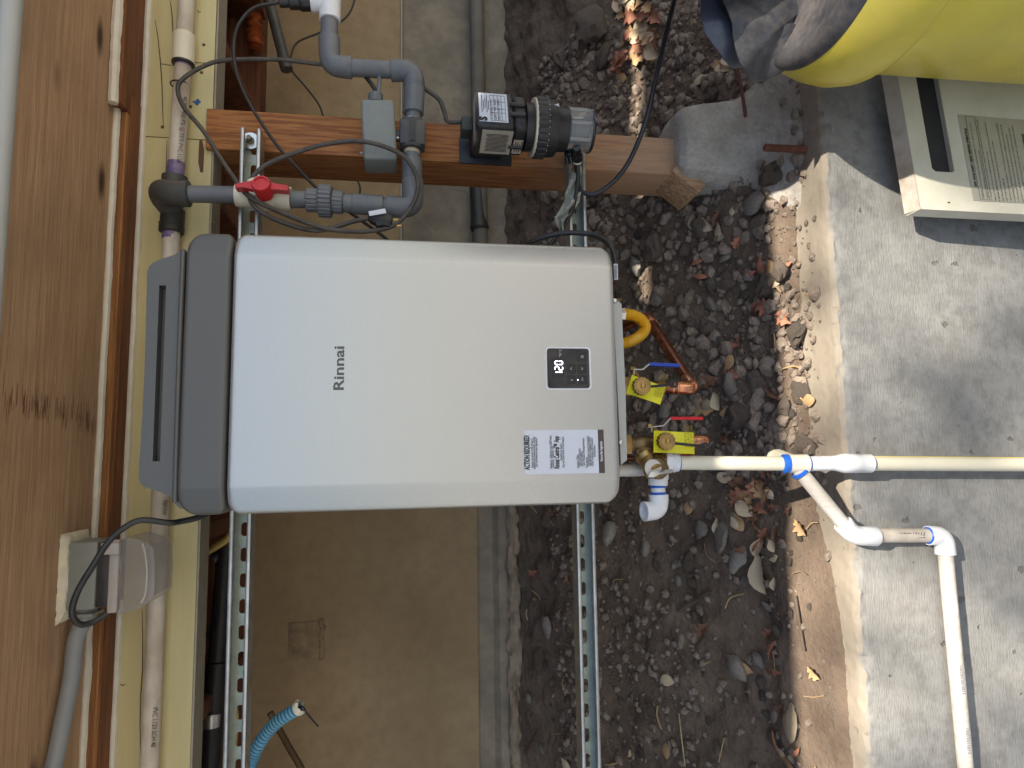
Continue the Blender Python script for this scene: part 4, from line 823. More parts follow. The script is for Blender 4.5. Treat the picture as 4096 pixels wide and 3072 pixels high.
gc = [Vector((x0_-.02, OY+.035, (z3_+OZ)/2)), PZ(303, 2560, OZ-.020), PZ(287, 2700, OZ-.018), PZ(255, 2867, OZ-.018), PZ(212, 3072, OZ-.018), PZ(150, 3250, OZ-.018)]
cord('grey_conduit', gc, .0135, mat('conduit_grey', (.27, .29, .31), (.24, .26, .28), 20, rough=.45), 'grey plastic conduit curving along the soffit from the outlet box', cat='conduit', n=14)

# ================================================================ GAS HOSE, COPPER, VALVES
VY = 1.215
gh = thing('gas_hose', 'ribbed yellow gas hose looping under the heater', 'hose', P(2582, 1306, VY))
hp_ = spline([P(2475, 1258, VY), P(2500, 1257, VY), P(2535, 1262, VY), P(2565, 1279, VY), P(2582, 1308, VY), P(2566, 1338, VY+.003), P(2530, 1362, VY+.008), P(2490, 1374, VY+.014), P(2440, 1384, VY+.02)], 12)
mk('hose', tube(hp_, [.0118 if i % 2 else .0103 for i in range(len(hp_))], 16), gasy, gh, sharp=80)
mk('fitting', J(cyl(P(2440, 1258, VY), P(2482, 1258, VY), .010, 16), lathe(P(2478, 1258, VY), P(2499, 1258, VY)-P(2478, 1258, VY), [(0, .0125), (.0095, .0135)], 6)), steel, gh)
cop = thing('copper_pipe', 'copper water pipe with soldered elbows under the blue valve', 'pipe', P(2790, 1545, VY))
ce = P(2772, 1553, VY); cup = P(2520, 1546, VY); zc_ = ce.z
cbk = PZ(2590, 1268, zc_)
cr_ = .0122
mk('pipe', cyl(cup, ce, cr_), copper, cop)
sc_d = (cbk-ce).normalized()
mk('elbow', elbow(ce+(cup-ce).normalized()*.034, ce, ce+sc_d*.036, .0132), copperb, cop)
mk('pipe', cyl(ce+sc_d*.02, cbk, cr_), copper, cop)
ce2 = cbk; cend = ce2+Vector((-.02, .30, .10))
mk('elbow', elbow(ce2-sc_d*.034, ce2, ce2+(cend-ce2).normalized()*.034, .0132), copperb, cop); mk('pipe', cyl(ce2, cend, cr_), copper, cop)
for t_ in (.048, .058): mk('solder_ring', lathe(ce+(cup-ce).normalized()*(t_-.016), cup-ce, [(0, .0135), (.0025, .0142), (.005, .0135)], 18), copperb, cop)
mk('solder_ring', lathe(ce2-sc_d*.036, sc_d, [(0, .0135), (.0025, .0146), (.005, .0135)], 18), copperb, cop)

def valve_set(nm, label, top, bot, capc, lever, lm, Y, hexr):
    v = thing(nm, label, 'valve', P(bot[0], bot[1], Y), 'isolation valves under the heater')
    a, b = P(*top, Y), P(*bot, Y)
    mk('valve_body', J(lathe(a, b-a, [(0, .0165), (.02, .0165), (.022, .013), (.03, .016), (.04, .0175), (.052, .016), (.06, .0135), ((b-a).length-.002, .0135), ((b-a).length, .012)], 20)), brassdk, v)
    mk('union_nut', lathe(a, b-a, [(-.002, .0205), (.014, .0205), (.016, .018)], 6), brass, v)
    c = P(*capc, Y-.052)
    mk('drain_port', cyl(P(*capc, Y), c, .0125), brassdk, v)
    cap = mk('drain_cap', J(ribs(c, c+Vector((0, -.014, 0)), .0155, .0168, 14), lathe(c+Vector((0, -.014, 0)), (0, -1, 0), [(0, .0135), (.002, .013), (.002, .008)], 20)), brass, v)
    mk('cap_square', box(c+Vector((0, -.018, 0)), (.008, .006, .008), None, .001), brass, cap)
    lv = [P(p[0], p[1], Y-.012) for p in lever]
    bl, gr = lv[:4], lv[3:]
    def strap_(pts, wz, th):
        V, Fc = [], []
        for i, p in enumerate(pts):
            t = (pts[min(i+1, len(pts)-1)]-pts[max(i-1, 0)]).normalized(); nn = Vector((-t.z, 0, t.x))*th; yv = Vector((0, wz, 0)); V += [p+nn-yv, p+nn+yv, p-nn+yv, p-nn-yv]
        for i in range(len(pts)-1):
            for j in range(4): Fc.append((4*i+j, 4*i+(j+1) % 4, 4*i+4+(j+1) % 4, 4*i+4+j))
        return V, Fc+[(3, 2, 1, 0), tuple(4*len(pts)-4+j for j in range(4))]
    lvo = mk('lever', strap_(bl, .008, .0012), steel, v, sharp=20)
    mk('lever_grip', strap_([gr[0].lerp(gr[1], t) for t in (0, .05, .5, .95, 1)], .0085, .0030), lm, v, sharp=60)
    mk('stem_nut', J(lathe(lv[1], (1, 0, .0), [(-.001, .006), (.006, .006)], 6), cyl(lv[1], P(capc[0]-5, capc[1]-18, Y), .0065)), brass, v)
    return v
va = valve_set('isolation_valve', 'brass valve with blue lever above the copper elbow', (2488, 1546), (2612, 1550), (2560, 1546), [(2531, 1500), (2531, 1480), (2565, 1480), (2592, 1458), (2714, 1463)], bluev, VY-.005, .02)
vb = valve_set('isolation_valve', 'brass valve with red lever beside the relief valve', (2490, 1779), (2760, 1768), (2658, 1766), [(2601, 1730), (2601, 1709), (2648, 1703), (2676, 1674), (2804, 1674)], redv, VY-.005, .02)
mk('end_cap', J(lathe(P(2750, 1768, VY-.005), P(2830, 1764, VY-.005)-P(2750, 1768, VY-.005), [(0, .0135), (.02, .0135), (.032, .0125), (.04, .009), (.043, .003)], 18)), copperb, vb)
mk('solder_ring', lathe(P(2768, 1767, VY-.005), (0, 0, -1), [(0, .0135), (.0025, .0148), (.005, .0135)], 18), copperb, vb)
cord('copper_stub', [P(2470, 1830, VY+.03), P(2520, 1830, VY+.03), P(2600, 1826, VY+.03), P(2680, 1822, VY+.06), P(2760, 1818, VY+.1)], .0075, copper, 'thin copper tube coming down behind the red valve', cat='pipe')
def tagf(nm, label, corners, Y, txt_a, txt_lines, strap_pts):
    t_ = thing(nm, label, 'tag', P(*corners[2], Y)); pts = [P(*c, Y) for c in corners]
    g = grid(10, 8, lambda u, v: (pts[0].lerp(pts[3], u)).lerp(pts[1].lerp(pts[2], u), v)+Vector((0, -.008*math.sin(u*2.4)*(v-.3)+.003*math.sin(u*5), 0)))
    n = len(g[0]); sh = mk('sheet', (g[0]+[p+Vector((0, .0009, 0)) for p in g[0]], g[1]+[tuple(i+n for i in f[::-1]) for f in g[1]]), tagy, t_, fix=False)
    ds = (pts[3]-pts[0]).normalized(); dn = (pts[0]-pts[1]).normalized()
    for i, s in enumerate(txt_lines):
        o_ = pts[0].lerp(pts[3], txt_a-.075*i).lerp(pts[1].lerp(pts[2], txt_a-.075*i), .72 if i else .7); o_.y = Y-.013
        mk('print', text(s, .0062, o_, -dn*-1, -ds*-1 if False else -ds*1*-1, ext=.0002), mat('tag_print', (.30, .20, .02), rough=.6) if 'tag_print' not in MATS else MATS['tag_print'], t_, smooth=False)
    mk('strap', J(tube(spline([P(*p, Y-.022) for p in strap_pts[:3]], 6), .0030, 6), tube([P(strap_pts[2][0]+14*math.cos(a), strap_pts[2][1]+11*math.sin(a), Y-.022) for a in [R(q_) for q_ in range(0, 361, 30)]], .0026, 6, False)), cordk, t_)
tagf('warning_tag', 'tilted yellow warning tag behind the blue valve cap', [(2529, 1498), (2506, 1571), (2635, 1620), (2663, 1548)], VY-.046, .93, ['WARNING', 'THIS DRAIN CAP', 'HAND TIGHTEN', 'ONLY DO NOT'], [(2585, 1548), (2640, 1543), (2695, 1536)])
tagf('warning_tag', 'upright yellow warning tag behind the red valve cap', [(2615, 1722), (2615, 1810), (2772, 1816), (2773, 1730)], VY-.046, .93, ['WARNING', 'FIRST TIGHTEN', 'CAP BY HAND', 'THEN WRENCH'], [(2690, 1772), (2760, 1780), (2818, 1785)])

# relief valve
rv = thing('relief_valve', 'brass pressure relief valve with silver test lever', 'valve', P(2615, 1880, VY-.02))
ra, rb_ = P(2560, 1790, VY), P(2612, 1872, VY-.03); rd = rb_-ra
mk('valve_body', lathe(ra, rd, [(-.005, .013), (.008, .014), (.010, .019), (.022, .021), (.030, .017), (rd.length, .0205), (rd.length+.010, .021), (rd.length+.012, .018)], 20), brass, rv)
mk('hex_nut', lathe(ra+rd*.2, rd, [(0, .0215), (.014, .0215)], 6), brassdk, rv)
mk('tape_ring', cyl(ra+rd*.0, ra+rd*.13, .0198), mat('blue_tape', (.06, .25, .55), rough=.5), rv)
bc2 = P(2612, 1872, VY-.05)
mk('bonnet', lathe(P(2612, 1872, VY-.015), (0, -1, .05), [(0, .021), (.03, .021), (.033, .0185), (.0335, .018)], 28), brassdk, rv)
mk('data_disc', lathe(P(2612, 1872, VY-.0485), (0, -1, .05), [(0, .0165), (.001, .016)], 24), mat('disc', (.62, .58, .54), rough=.4, metal=.3), rv)
lvp = [P(2592, 1908, VY-.056), P(2604, 1888, VY-.060), P(2650, 1880, VY-.062), P(2686, 1876, VY-.058), P(2680, 1892, VY-.058), P(2640, 1897, VY-.060), P(2614, 1910, VY-.058)]
mk('test_lever', J(prism(lvp, (0, .003, 0)), prism([p+Vector((0, -.008, 0)) for p in lvp[2:6]], (0, .002, 0))), steel, rv, sharp=25)
oa = P(2640, 1850, VY-.03); 
mk('outlet', J(cyl(P(2618, 1846, VY-.025), P(2662, 1849, VY-.03), .0165), lathe(P(2640, 1848, VY-.028), (0, 0, -1), [(0, .019), (.01, .019)], 6)), brass, rv)
# drain pipe down the wall
DY = 1.128; dr = .0134
dp = thing('drain_line', 'cream drain pipe with tee running down the concrete wall', 'pipe', P(4096, 1857, DY))
w0, w1 = P(2660, 1847, VY-.03), P(2716, 1851, VY-.035)
mk('adapter', J(ribs(w0, w0.lerp(w1, .45), .0185, .0195, 10), lathe(w0.lerp(w1, .45), w1-w0, [(0, .0175), (.006, .0195), (.010, .0175), ((w1-w0).length*.55, .017)], 20)), pvcw, dp)
w2 = P(3145, 1855, DY+.012)
mk('pipe', cyl(w1, w2, dr), pvcc, dp); mk('cement_ring', lathe(w1, w2-w1, [(-.001, .0150), (.0025, .0138)], 18), bluep, dp)
w3, w4 = P(3142, 1855, DY+.012), P(3232, 1855, DY+.006)
mk('tee', J(cyl(w3, w4, .0175), cyl(P(3175, 1857, DY+.01), P(3112, 1830, DY+.09), .0172), lathe(P(3112, 1830, DY+.088), Vector((-.2, .6, .1)), [(0, .0172), (.01, .018), (.022, .012)], 18)), pvcc, dp)
mk('cement_ring', J(lathe(w3, w3-w4, [(-.005, .0180), (.004, .0178), (.007, .0139)], 20), lathe(w4, w4-w3, [(-.002, .0180), (.0025, .0145)], 20)), bluep, dp)
w5, w6, w7 = P(3338, 1853, DY+.002), P(3482, 1854, DY), P(4096, 1858, DY)
mk('pipe', cyl(w4, w5, dr+.0006), pvcw, dp)
wl_ = (w6-w5).length
mk('coupling', lathe(w5, w6-w5, [(-.004, .014), (.004, .0150), (.014, .0178), (.022, .0185), (wl_*.6, .0185), (wl_*.62, .0176), (wl_-.001, .0178), (wl_, .0165)], 24), pvcw, dp)
w8 = w6+(w7-w6)*1.75
mk('pipe', cyl(w6, w8, dr+.0004), pvcc, dp); mk('primer_stain', lathe(w6, w7-w6, [(-.001, .0160), (.004, .0142)], 20), purple, dp)
mk('yellow_stripe', tube([p+Vector((.0132, -.0022, 0)) for p in (w6+(w7-w6)*.01, w8)], .0012, 6), mat('stripe_yellow', (.75, .58, .03), rough=.4), dp)
# offset branch lying on the wall
BYY = 1.141
br = thing('condensate_line', 'scuffed white pipe stepping left across the concrete wall', 'pipe', P(3830, 2700, BYY))
n0, n1, n2, n3, n4 = P(3186, 1868, DY+.010), P(3410, 2142, BYY-.004), P(3620, 2150, BYY-.002), P(3775, 2142, BYY), P(3880, 3260, BYY)
mk('pipe', cyl(n0, n1, dr), pvcs, br); mk('cement_ring', lathe(P(3196, 1884, DY+.010), n1-n0, [(0, .0165), (.006, .0165), (.0075, .0138)], 18), bluep, br)
def bend(a, c, b, la, lb_, r): 
    c = Vector(c); u = (Vector(a)-c).normalized(); v = (Vector(b)-c).normalized(); return elbow(c+u*la, c, c+v*lb_, r)
mk('elbow', bend(n0, n1, n2, .030, .050, .0180), pvcw, br)
mk('pipe', cyl(n1, n3, dr), pvcd, br)
mk('elbow', bend(n1, n3, n4, .036, .036, .0180), pvcw, br)
mk('pipe', cyl(n3, n4, dr), pvcs, br)
mk('cement_ring', J(lathe(n3+(n1-n3).normalized()*.0355, n1-n3, [(0, .0172), (.0025, .014)], 18), lathe(n1+(n3-n1).normalized()*.050, n3-n1, [(0, .0172), (.002, .014)], 18)), bluep, br)
mk('print', text('PPFA 052228/1RX', .0165, P(3700, 2128, BYY-.0142), Vector((0, 0, 1)), Vector((-1, 0, 0)), sx=.72), darkink, br, smooth=False)
bink = mat('barcode_ink', (.36, .35, .36), rough=.6)
for t0_, st0, nb in ((.47, .0075, 14), (.69, .0085, 11)):
    mk('barcode_print', J(*[box(n3.lerp(n4, t0_+st0*i)+Vector((0, -.0138, 0)), (.0016+.001*(i % 3), .0006, .010), None, 0) for i in range(nb)], bx(n3.lerp(n4, t0_)+Vector((0, -.0137, -.0005)), n3.lerp(n4, t0_+st0*(nb-1))+Vector((0, -.0134, .0003)), 0)), bink, br, smooth=False)
# white relief elbow
we = thing('relief_outlet', 'glossy white pipe elbow below the relief valve, open end up', 'pipe', P(2640, 2060, VY-.02))
y1 = VY-.02
f0, f1, f2, f3 = P(2632, 1895, y1), P(2632, 1942, y1), P(2634, 1978, y1), P(2638, 2042, y1)
mk('adapter', J(cyl(f0, f1, .0185, 20), ribs(f0, f0.lerp(f1, .5), .019, .020, 8)), pvcw, we); mk('nipple', cyl(f1, f2, dr), pvcw, we)
mk('cement_ring', J(cyl(f1, f1.lerp(f2, .25), .0152), cyl(f1.lerp(f2, .72), f2.lerp(f3, .03), .0146)), bluep, we)
up2 = P(2575, 2046, y1-.004); u_ = (up2-f3).normalized(); v_ = (f2-f3).normalized(); q = .0175*1.05
ebpts = [f3+v_*q*(1-t)**2+u_*q*t**2 for t in [i/8 for i in range(9)]]
mk('elbow', J(tube(ebpts, .0178, 18), lathe(f3+v_*q*.9, v_, [(0, .0178), ((f2-f3).length-q*.9, .0188)], 20), lathe(f3+u_*q*.9, u_, [(0, .0178), ((up2-f3).length-q*.9, .0188), ((up2-f3).length-q*.9, .0145), (.004, .0140)], 20)), pvcw, we, fix=True)
cord('waste_stub', [P(2470, 1882, VY+.02), P(2486, 1882, VY+.02), P(2560, 1880, VY+.02), P(2640, 1874, VY+.03)], .0125, pvcs, 'dusty white pipe stub entering the heater beside the relief valve', cat='pipe')

# ================================================================ THREADED ROD, TWIG
t0, t1 = P(3224, 599, 1.222), P(3058, 590, 1.222); L_ = (t1-t0).length; t0 = t0-(t1-t0)*.15
prf = []
for i in range(44): prf += [((L_*1.15)*i/44, .0068), ((L_*1.15)*(i+.5)/44, .0082)]
mk('threaded_rod', lathe(t0, t1-t0, prf+[(L_*1.15, .0065)], 14), rust, label='rusty threaded anchor rod sticking up from the wall top', cat='anchor rod', sharp=20)
cord('twig', [P(2984, 478, 1.352), P(2978, 430, 1.342), P(2968, 370, 1.325), P(2955, 310, 1.30), P(2944, 262, 1.275)], [.0045]*17+[.0038]*16 if False else .0042, twigm, 'dark red twig leaning by the concrete pier', cat='twig')

# ================================================================ METAL COVER
KY = 1.085
cv = thing('metal_cover', 'cream metal appliance cover with dark slot leaning on the wall', 'cover panel', P(4096, 600, KY))
def kp(px, py, dy=0):
    # cover plane: leans back, right end set back
    p = P(px, py, KY); return p+Vector((0, dy, 0))
A_, B_ = P(3681, 837, KY), P(3566, 165, KY+.0)       # top-left, top-right (front edge)
kd = (B_-A_).normalized(); dn_ = (P(4096, 868, KY)-A_).normalized(); dn_ = Vector((dn_.x, -.05, dn_.z)).normalized()
Wd, Hd = .52, .60
def K(u, v, dy=0): return A_+kd*u+dn_*v+Vector((0, dy, 0))
def uv(px, py):
    # solve on cover plane
    n_ = kd.cross(dn_); d = ray(px, py); o_ = Vector((0, 0, CAM_H)); t = (A_-o_).dot(n_)/d.dot(n_); r_ = o_+d*t-A_
    g11, g12, g22 = kd.dot(kd), kd.dot(dn_), dn_.dot(dn_); a, b = r_.dot(kd), r_.dot(dn_); de = g11*g22-g12*g12
    return (a*g22-b*g12)/de, (b*g11-a*g12)/de
s0, s1_, s2_, s3_ = uv(3730, 685), uv(3818, 690), uv(3742, 259), uv(3652, 259)
slot = [K(s0[0]+.006, s0[1]), K(s0[0], s0[1]+.007), K(s1_[0], s1_[1]-.004), K(s1_[0]+.004, s1_[1]), K(Wd-.06, s2_[1]*.5+s1_[1]*.5), K(Wd-.06, s3_[1]*.5+s0[1]*.5)]
mk('face', prism([K(0, 0), K(Wd, 0), K(Wd, Hd), K(0, Hd)], (0, .0012, 0), [slot]), coverm, cv, smooth=False)
mk('slot_back', prism([p+Vector((0, .012, 0))+kd*(0) for p in [K(s0[0]-.01, s0[1]-.01), K(s1_[0]-.01, s1_[1]+.012), K(Wd-.05, s2_[1]*.5+s1_[1]*.5+.01), K(Wd-.05, s3_[1]*.5+s0[1]*.5-.01)]], (0, .001, 0)), coverblk, cv, smooth=False)
TH = Vector((.004, .036, .004))
mk('top_lip', prism([K(0, 0), K(Wd, 0), K(Wd, 0)+TH, K(0, 0)+TH], dn_*.0012), coverlip, cv, smooth=False)
mk('side_lip', prism([K(0, 0), K(0, Hd), K(0, Hd)+Vector((0, .036, 0)), K(0, 0)+Vector((0, .036, 0))], kd*.0012), coverm, cv, smooth=False)
mk('side_bevel', prism([K(0, .012, -.001), K(.014, .012, -.0032), K(.014, Hd, -.0032), K(0, Hd, -.001)], (0, .001, 0)), coverm, cv, smooth=False)
mk('slot_lip', prism([K(s1_[0], s1_[1]), K(Wd-.06, s2_[1]*.5+s1_[1]*.5), K(Wd-.06, s2_[1]*.5+s1_[1]*.5)+Vector((0, .012, -.002)), K(s1_[0], s1_[1])+Vector((0, .012, -.002))], dn_*.001), coverm, cv, smooth=False)
l0, l1, l2 = uv(3892, 803), uv(3829, 459), uv(4096, 816)
Lb = [K(l0[0], l0[1], -.0012), K(l1[0], l1[1], -.0012), K(l1[0]-.004, l1[1]+.3, -.0012), K(l0[0], l0[1]+.3, -.0012)]
lab = mk('instruction_label', prism(Lb, (0, .0006, 0)), labelg, cv, smooth=False)
lx = (Lb[1]-Lb[0]).normalized(); ly = -dn_; lw_ = (Lb[1]-Lb[0]).length
def lt_(s, u, v, wd, h, bold=0):
    t = text(s, h, (0, 0, 0), FX, FZ, off=bold); k = wd*lw_/max(.001, max(p.x for p in t[0])); o_ = Lb[0]+lx*(u*lw_)+dn_*v+Vector((0, -.0008, 0))
    mk('label_text', ([o_+lx*(p.x*k)+ly*p.z for p in t[0]], t[1]), darkink, lab, smooth=False)
lt_('FOR YOUR SAFETY READ BEFORE OPERATING', .16, .013, .68, .0070, .00025)
lines = ['WARNING : If you do not follow these instructions exactly, a fire or explosion may result', 'causing property damage, personal injury or loss of life.', 'A. This appliance does not have a pilot. It is equipped with an ignition device which automatically', 'lights the burner. Do not try to light the burner by hand.', 'B. BEFORE OPERATING smell all around the appliance area for gas. Be sure to smell next to the', 'floor because some gas is heavier than air and will settle on the floor.', 'WHAT TO DO IF YOU SMELL GAS', '• Do not try to light any appliance. • Do not touch any electric switch; do not use any phone', 'in your building. • Immediately call your gas supplier from a neighbor phone. Follow the gas', 'C. Use only your hand to push in or turn the gas control button. Never use tools.', 'not push in or turn by hand, don\'t try to repair it, call a qualified service technician.', 'D. Do not use this appliance if any part has been under water. Immediately call a qualified', 'service technician to inspect the appliance.']
for i, s in enumerate(lines): lt_(s, .03 if i < 2 else .0+.01, .024+.0085*i, min(.94, .0098*len(s)), .0052)
lt_('OPERATING INSTRUCTIONS', .40, .139, .42, .0075, .0003)
for i, s in enumerate(['1. STOP! Read the safety information above on this label.', '2. Turn off all electric power to the appliance.', '3. Do not attempt to light the burner by hand.', '4. Turn the Gas Shutoff Valve located on the outside of the unit']): lt_(s, .02, .150+.0085*i, .011*len(s), .0055)
def bar(u0_, u1_, v0_, v1_): 
    o_ = Lb[0]+Vector((0, -.0007, 0)); return prism([o_+lx*(u0_*lw_)+dn_*v0_, o_+lx*(u1_*lw_)+dn_*v0_, o_+lx*(u1_*lw_)+dn_*v1_, o_+lx*(u0_*lw_)+dn_*v1_], (0, .0002, 0))
mk('label_frame', J(bar(.015, .985, .0150, .0156), bar(.015, .985, .0350, .0356), bar(.015, .017, .0156, .035), bar(.983, .985, .0156, .035)), darkink, lab, smooth=False)
tk = uv(3918, 312); tt_ = text('Tankless Water Heater', .017, (0, 0, 0), FX, FZ, off=.0006, shear=.15)
mk('print', ([K(tk[0]-.002, tk[1], -.0010)+kd*p.x-dn_*p.z for p in tt_[0]], tt_[1]), darkink, cv, smooth=False)
ho = uv(3795, 813); mk('screw_hole', lathe(K(ho[0], ho[1], -.0006), (0, -1, 0), [(0, .0032), (.0004, .0028)], 10), darkink, cv)
mk('rust_chip', lathe(K(*uv(3968, 268), -.0006), (0, -1, 0), [(0, .010), (.0005, .007)], 7), mat('chip', (.10, .095, .08), rough=.8), cv)

# ================================================================ YELLOW BARREL
bcx, bcy, Rr, Rb = .862, .885, .24, .212
bzt = P(3085, 322, 1.03).z; 
brl = thing('yellow_barrel', 'yellow plastic barrel with a torn black lid beside the wall', 'barrel', (bcx, bcy, -.78))
bodyp = [(0, .19), (.02, .2), (.3, Rb)]
H0 = -.78; zr = bzt-.135
prof = [(H0, .185), (H0+.02, .20), (zr-.02, Rb), (zr-.004, Rb+.004), (zr, Rb+.016), (zr+.012, Rr-.004), (zr+.04, Rr), (zr+.075, Rr-.004), (zr+.105, Rr-.014), (zr+.125, Rr-.024), (bzt, Rr-.030), (bzt, Rr-.045), (bzt-.04, Rr-.05)]
mk('barrel_body', lathe((bcx, bcy, 0), (0, 0, 1), [(z, r) for z, r in prof], 96, False), barrely, brl, sharp=50)
# black inner lid, and two torn flaps curling up out of it
lid = lathe((bcx, bcy, 0), (0, 0, 1), [(bzt-.030, Rr-.020), (bzt-.012, Rr-.022), (bzt+.004, Rr-.028), (bzt+.010, Rr-.040), (bzt+.002, Rr-.06), (bzt-.02, .12), (bzt-.025, .01)], 96)
mk('lid', lid, barrelk, brl, sharp=60)
def flapm(pts, thick, nu=26, nv=18, bulge=.02, seed=1):
    # pts: quad in world space a(left-bottom) b(left-top) c(right-top) d(right-bottom)
    a, b, c, d = pts
    V = []
    for j in range(nv+1):
        for i in range(nu+1):
            u, v = i/nu, j/nv; p = a.lerp(d, u).lerp(b.lerp(c, u), v)
            k = math.sin(math.pi*u)*math.sin(math.pi*v*.8+.2); V.append(p+Vector((0, -bulge*k+.010*noise.noise(Vector((u*4, v*4, seed)))+.004*noise.noise(Vector((u*13, v*13, seed))), .008*noise.noise(Vector((u*5, v*3, seed+4))))))
    n = len(V); Fc = [(j*(nu+1)+i, j*(nu+1)+i+1, (j+1)*(nu+1)+i+1, (j+1)*(nu+1)+i) for j in range(nv) for i in range(nu)]
    V2 = V+[p+Vector((0, thick, 0)) for p in V]; Fc += [tuple(i+n for i in f[::-1]) for f in Fc]
    lp_ = [i for i in range(nu+1)]+[j*(nu+1)+nu for j in range(1, nv+1)]+[nv*(nu+1)+i for i in range(nu-1, -1, -1)]+[j*(nu+1) for j in range(nv-1, 0, -1)]
    for i in range(len(lp_)): p_, q_ = lp_[i], lp_[(i+1) % len(lp_)]; Fc.append((p_, q_, q_+n, p_+n))
    return V2, Fc
def fanflap(outline, Y0, dY, thick, m, nm, seed, label=None):
    """curled sheet: outline in photo directions, each point with its own distance"""
    pts = [P(a, b, Y0+dY*c) for a, b, c in outline]; ctr = sum(pts, Vector())/len(pts)+Vector((0, -.012, .004)); n = len(pts); rings = 9; V = []
    sp = spline(pts+[pts[0]], 6)[:-1]; n = len(sp)
    for j in range(rings+1):
        t = j/rings
        for i, p in enumerate(sp):
            q_ = ctr.lerp(p, t); nn = noise.noise(q_*18+Vector((seed, 0, 0)))*.010+noise.noise(q_*45+Vector((seed, 3, 0)))*.003; V.append(q_+Vector((0, nn-.018*(1-t*t), nn*.4)))
    Fc = [(j*n+i, j*n+(i+1) % n, (j+1)*n+(i+1) % n, (j+1)*n+i) for j in range(rings) for i in range(n)]
    k = len(V); V += [p+Vector((0, thick, -thick*.3)) for p in V]; Fc += [tuple(i+k for i in f[::-1]) for f in Fc]
    e = rings*n; Fc += [(e+i, e+(i+1) % n, e+k+(i+1) % n, e+k+i) for i in range(n)]
    return mk(nm, (V, Fc), m, brl, sharp=50, fix=True, label=label)
bkb = mat('barrel_black_bluish', (.07, .08, .115), (.11, .12, .155), 12, rough=.35, dirt=(.28, .28, .30), damt=.5, dscale=10)
fanflap([(2802, -60, .3), (2806, 60, .3), (2822, 140, .4), (2855, 205, .5), (2900, 250, .6), (2960, 266, .75), (3000, 240, .8), (2980, 120, .6), (2930, -60, .5)], .98, .1, .004, bkb, 'black_flap', 2, 'smooth bluish black lid flap turned up at the back')
fanflap([(2885, -80, .2), (2895, 0, .2), (2925, 120, .3), (2958, 240, .5), (2985, 300, .7), (3005, 322, .8), (3060, 318, .8), (3140, 280, .6), (3220, 215, .4), (3262, 150, .3), (3266, 118, .3), (3225, 98, .5), (3290, 0, .4), (3330, -80, .3)], .95, .1, .004, barrelk, 'black_flap', 6, 'dusty black lid flap with a torn pointed corner')

def shade_flap(u, v):  # upright black sheet added out of view to shade the pier and wall top
    a = 2*math.pi*u; r = v; x = .965+.215*r*math.cos(a); z = bzt+.27+.31*r*math.sin(a); return Vector((x, .95-.10*(z-bzt)+.03*math.cos(a)*r+.008*noise.noise(Vector((x*9, z*9, 3))), z))
uf = grid(48, 8, shade_flap); nu_ = len(uf[0]); mk('black_flap', (uf[0]+[p+Vector((0, .004, 0)) for p in uf[0]], uf[1]+[tuple(i+nu_ for i in f[::-1]) for f in uf[1]]), barrelk, brl, fix=False)

# ================================================================ STONES, CLODS, LEAVES
def rockmesh(name, seed, m, flat=.75, ang=.35, sub=2):
    bm = bmesh.new(); bmesh.ops.create_icosphere(bm, subdivisions=sub, radius=.5)
    for v in bm.verts:
        d = v.co.normalized(); k = 1+ang*noise.noise(d*1.6+Vector((seed*3.1, 0, 0)))+.26*noise.noise(d*3.4+Vector((seed, 5, 0)))+.16*noise.noise(d*7+Vector((0, seed, 0)))
        # planar cuts give broken faces
        for q in range(7):
            nn = Vector((math.sin(seed*7+q*2.1), math.cos(seed*3+q*1.7), math.sin(seed+q*4.3))).normalized(); h = d.dot(nn)*k
            if h > .74: k *= .74/h
        v.co = d*.5*k; v.co.z *= flat
    me = bpy.data.meshes.new(name); bm.to_mesh(me); bm.free(); me.materials.append(m); me.shade_smooth(); me.set_sharp_from_angle(angle=R(48)); return me
clods = [rockmesh('soil_clod', s, clodm, .7+.05*(s % 3), .5, 3) for s in range(7)]
stones = [rockmesh('stone', s+20, stonem, .6, .3) for s in range(5)]
pale = [rockmesh('pale_stone', s+40, palestone, .55, .45) for s in range(3)]
used_meshes = set()
def place(name, me, p, s, rz, tilt_=(0, 0), label=None, cat=None, group=None):
    o = bpy.data.objects.new(name, me); COL.objects.link(o); o.location = p; o.scale = s if isinstance(s, (tuple, list)) else (s, s, s); o.rotation_euler = (tilt_[0], tilt_[1], rz); tag(o, label, cat, group); return o
def on_soil(px, py, s, me, name, label, cat, group=None, sink=.25, rz=None, sc3=None):
    p = PS(px, py); s3 = sc3 or (s, s, s); p = Vector((p.x, p.y, soil(p.x, p.y)+s3[2]*(.32-sink*.5)))
    return place(name, me, p, s3, rz if rz is not None else random.random()*6, (random.uniform(-.3, .3), random.uniform(-.2, .5)), label, cat, group)
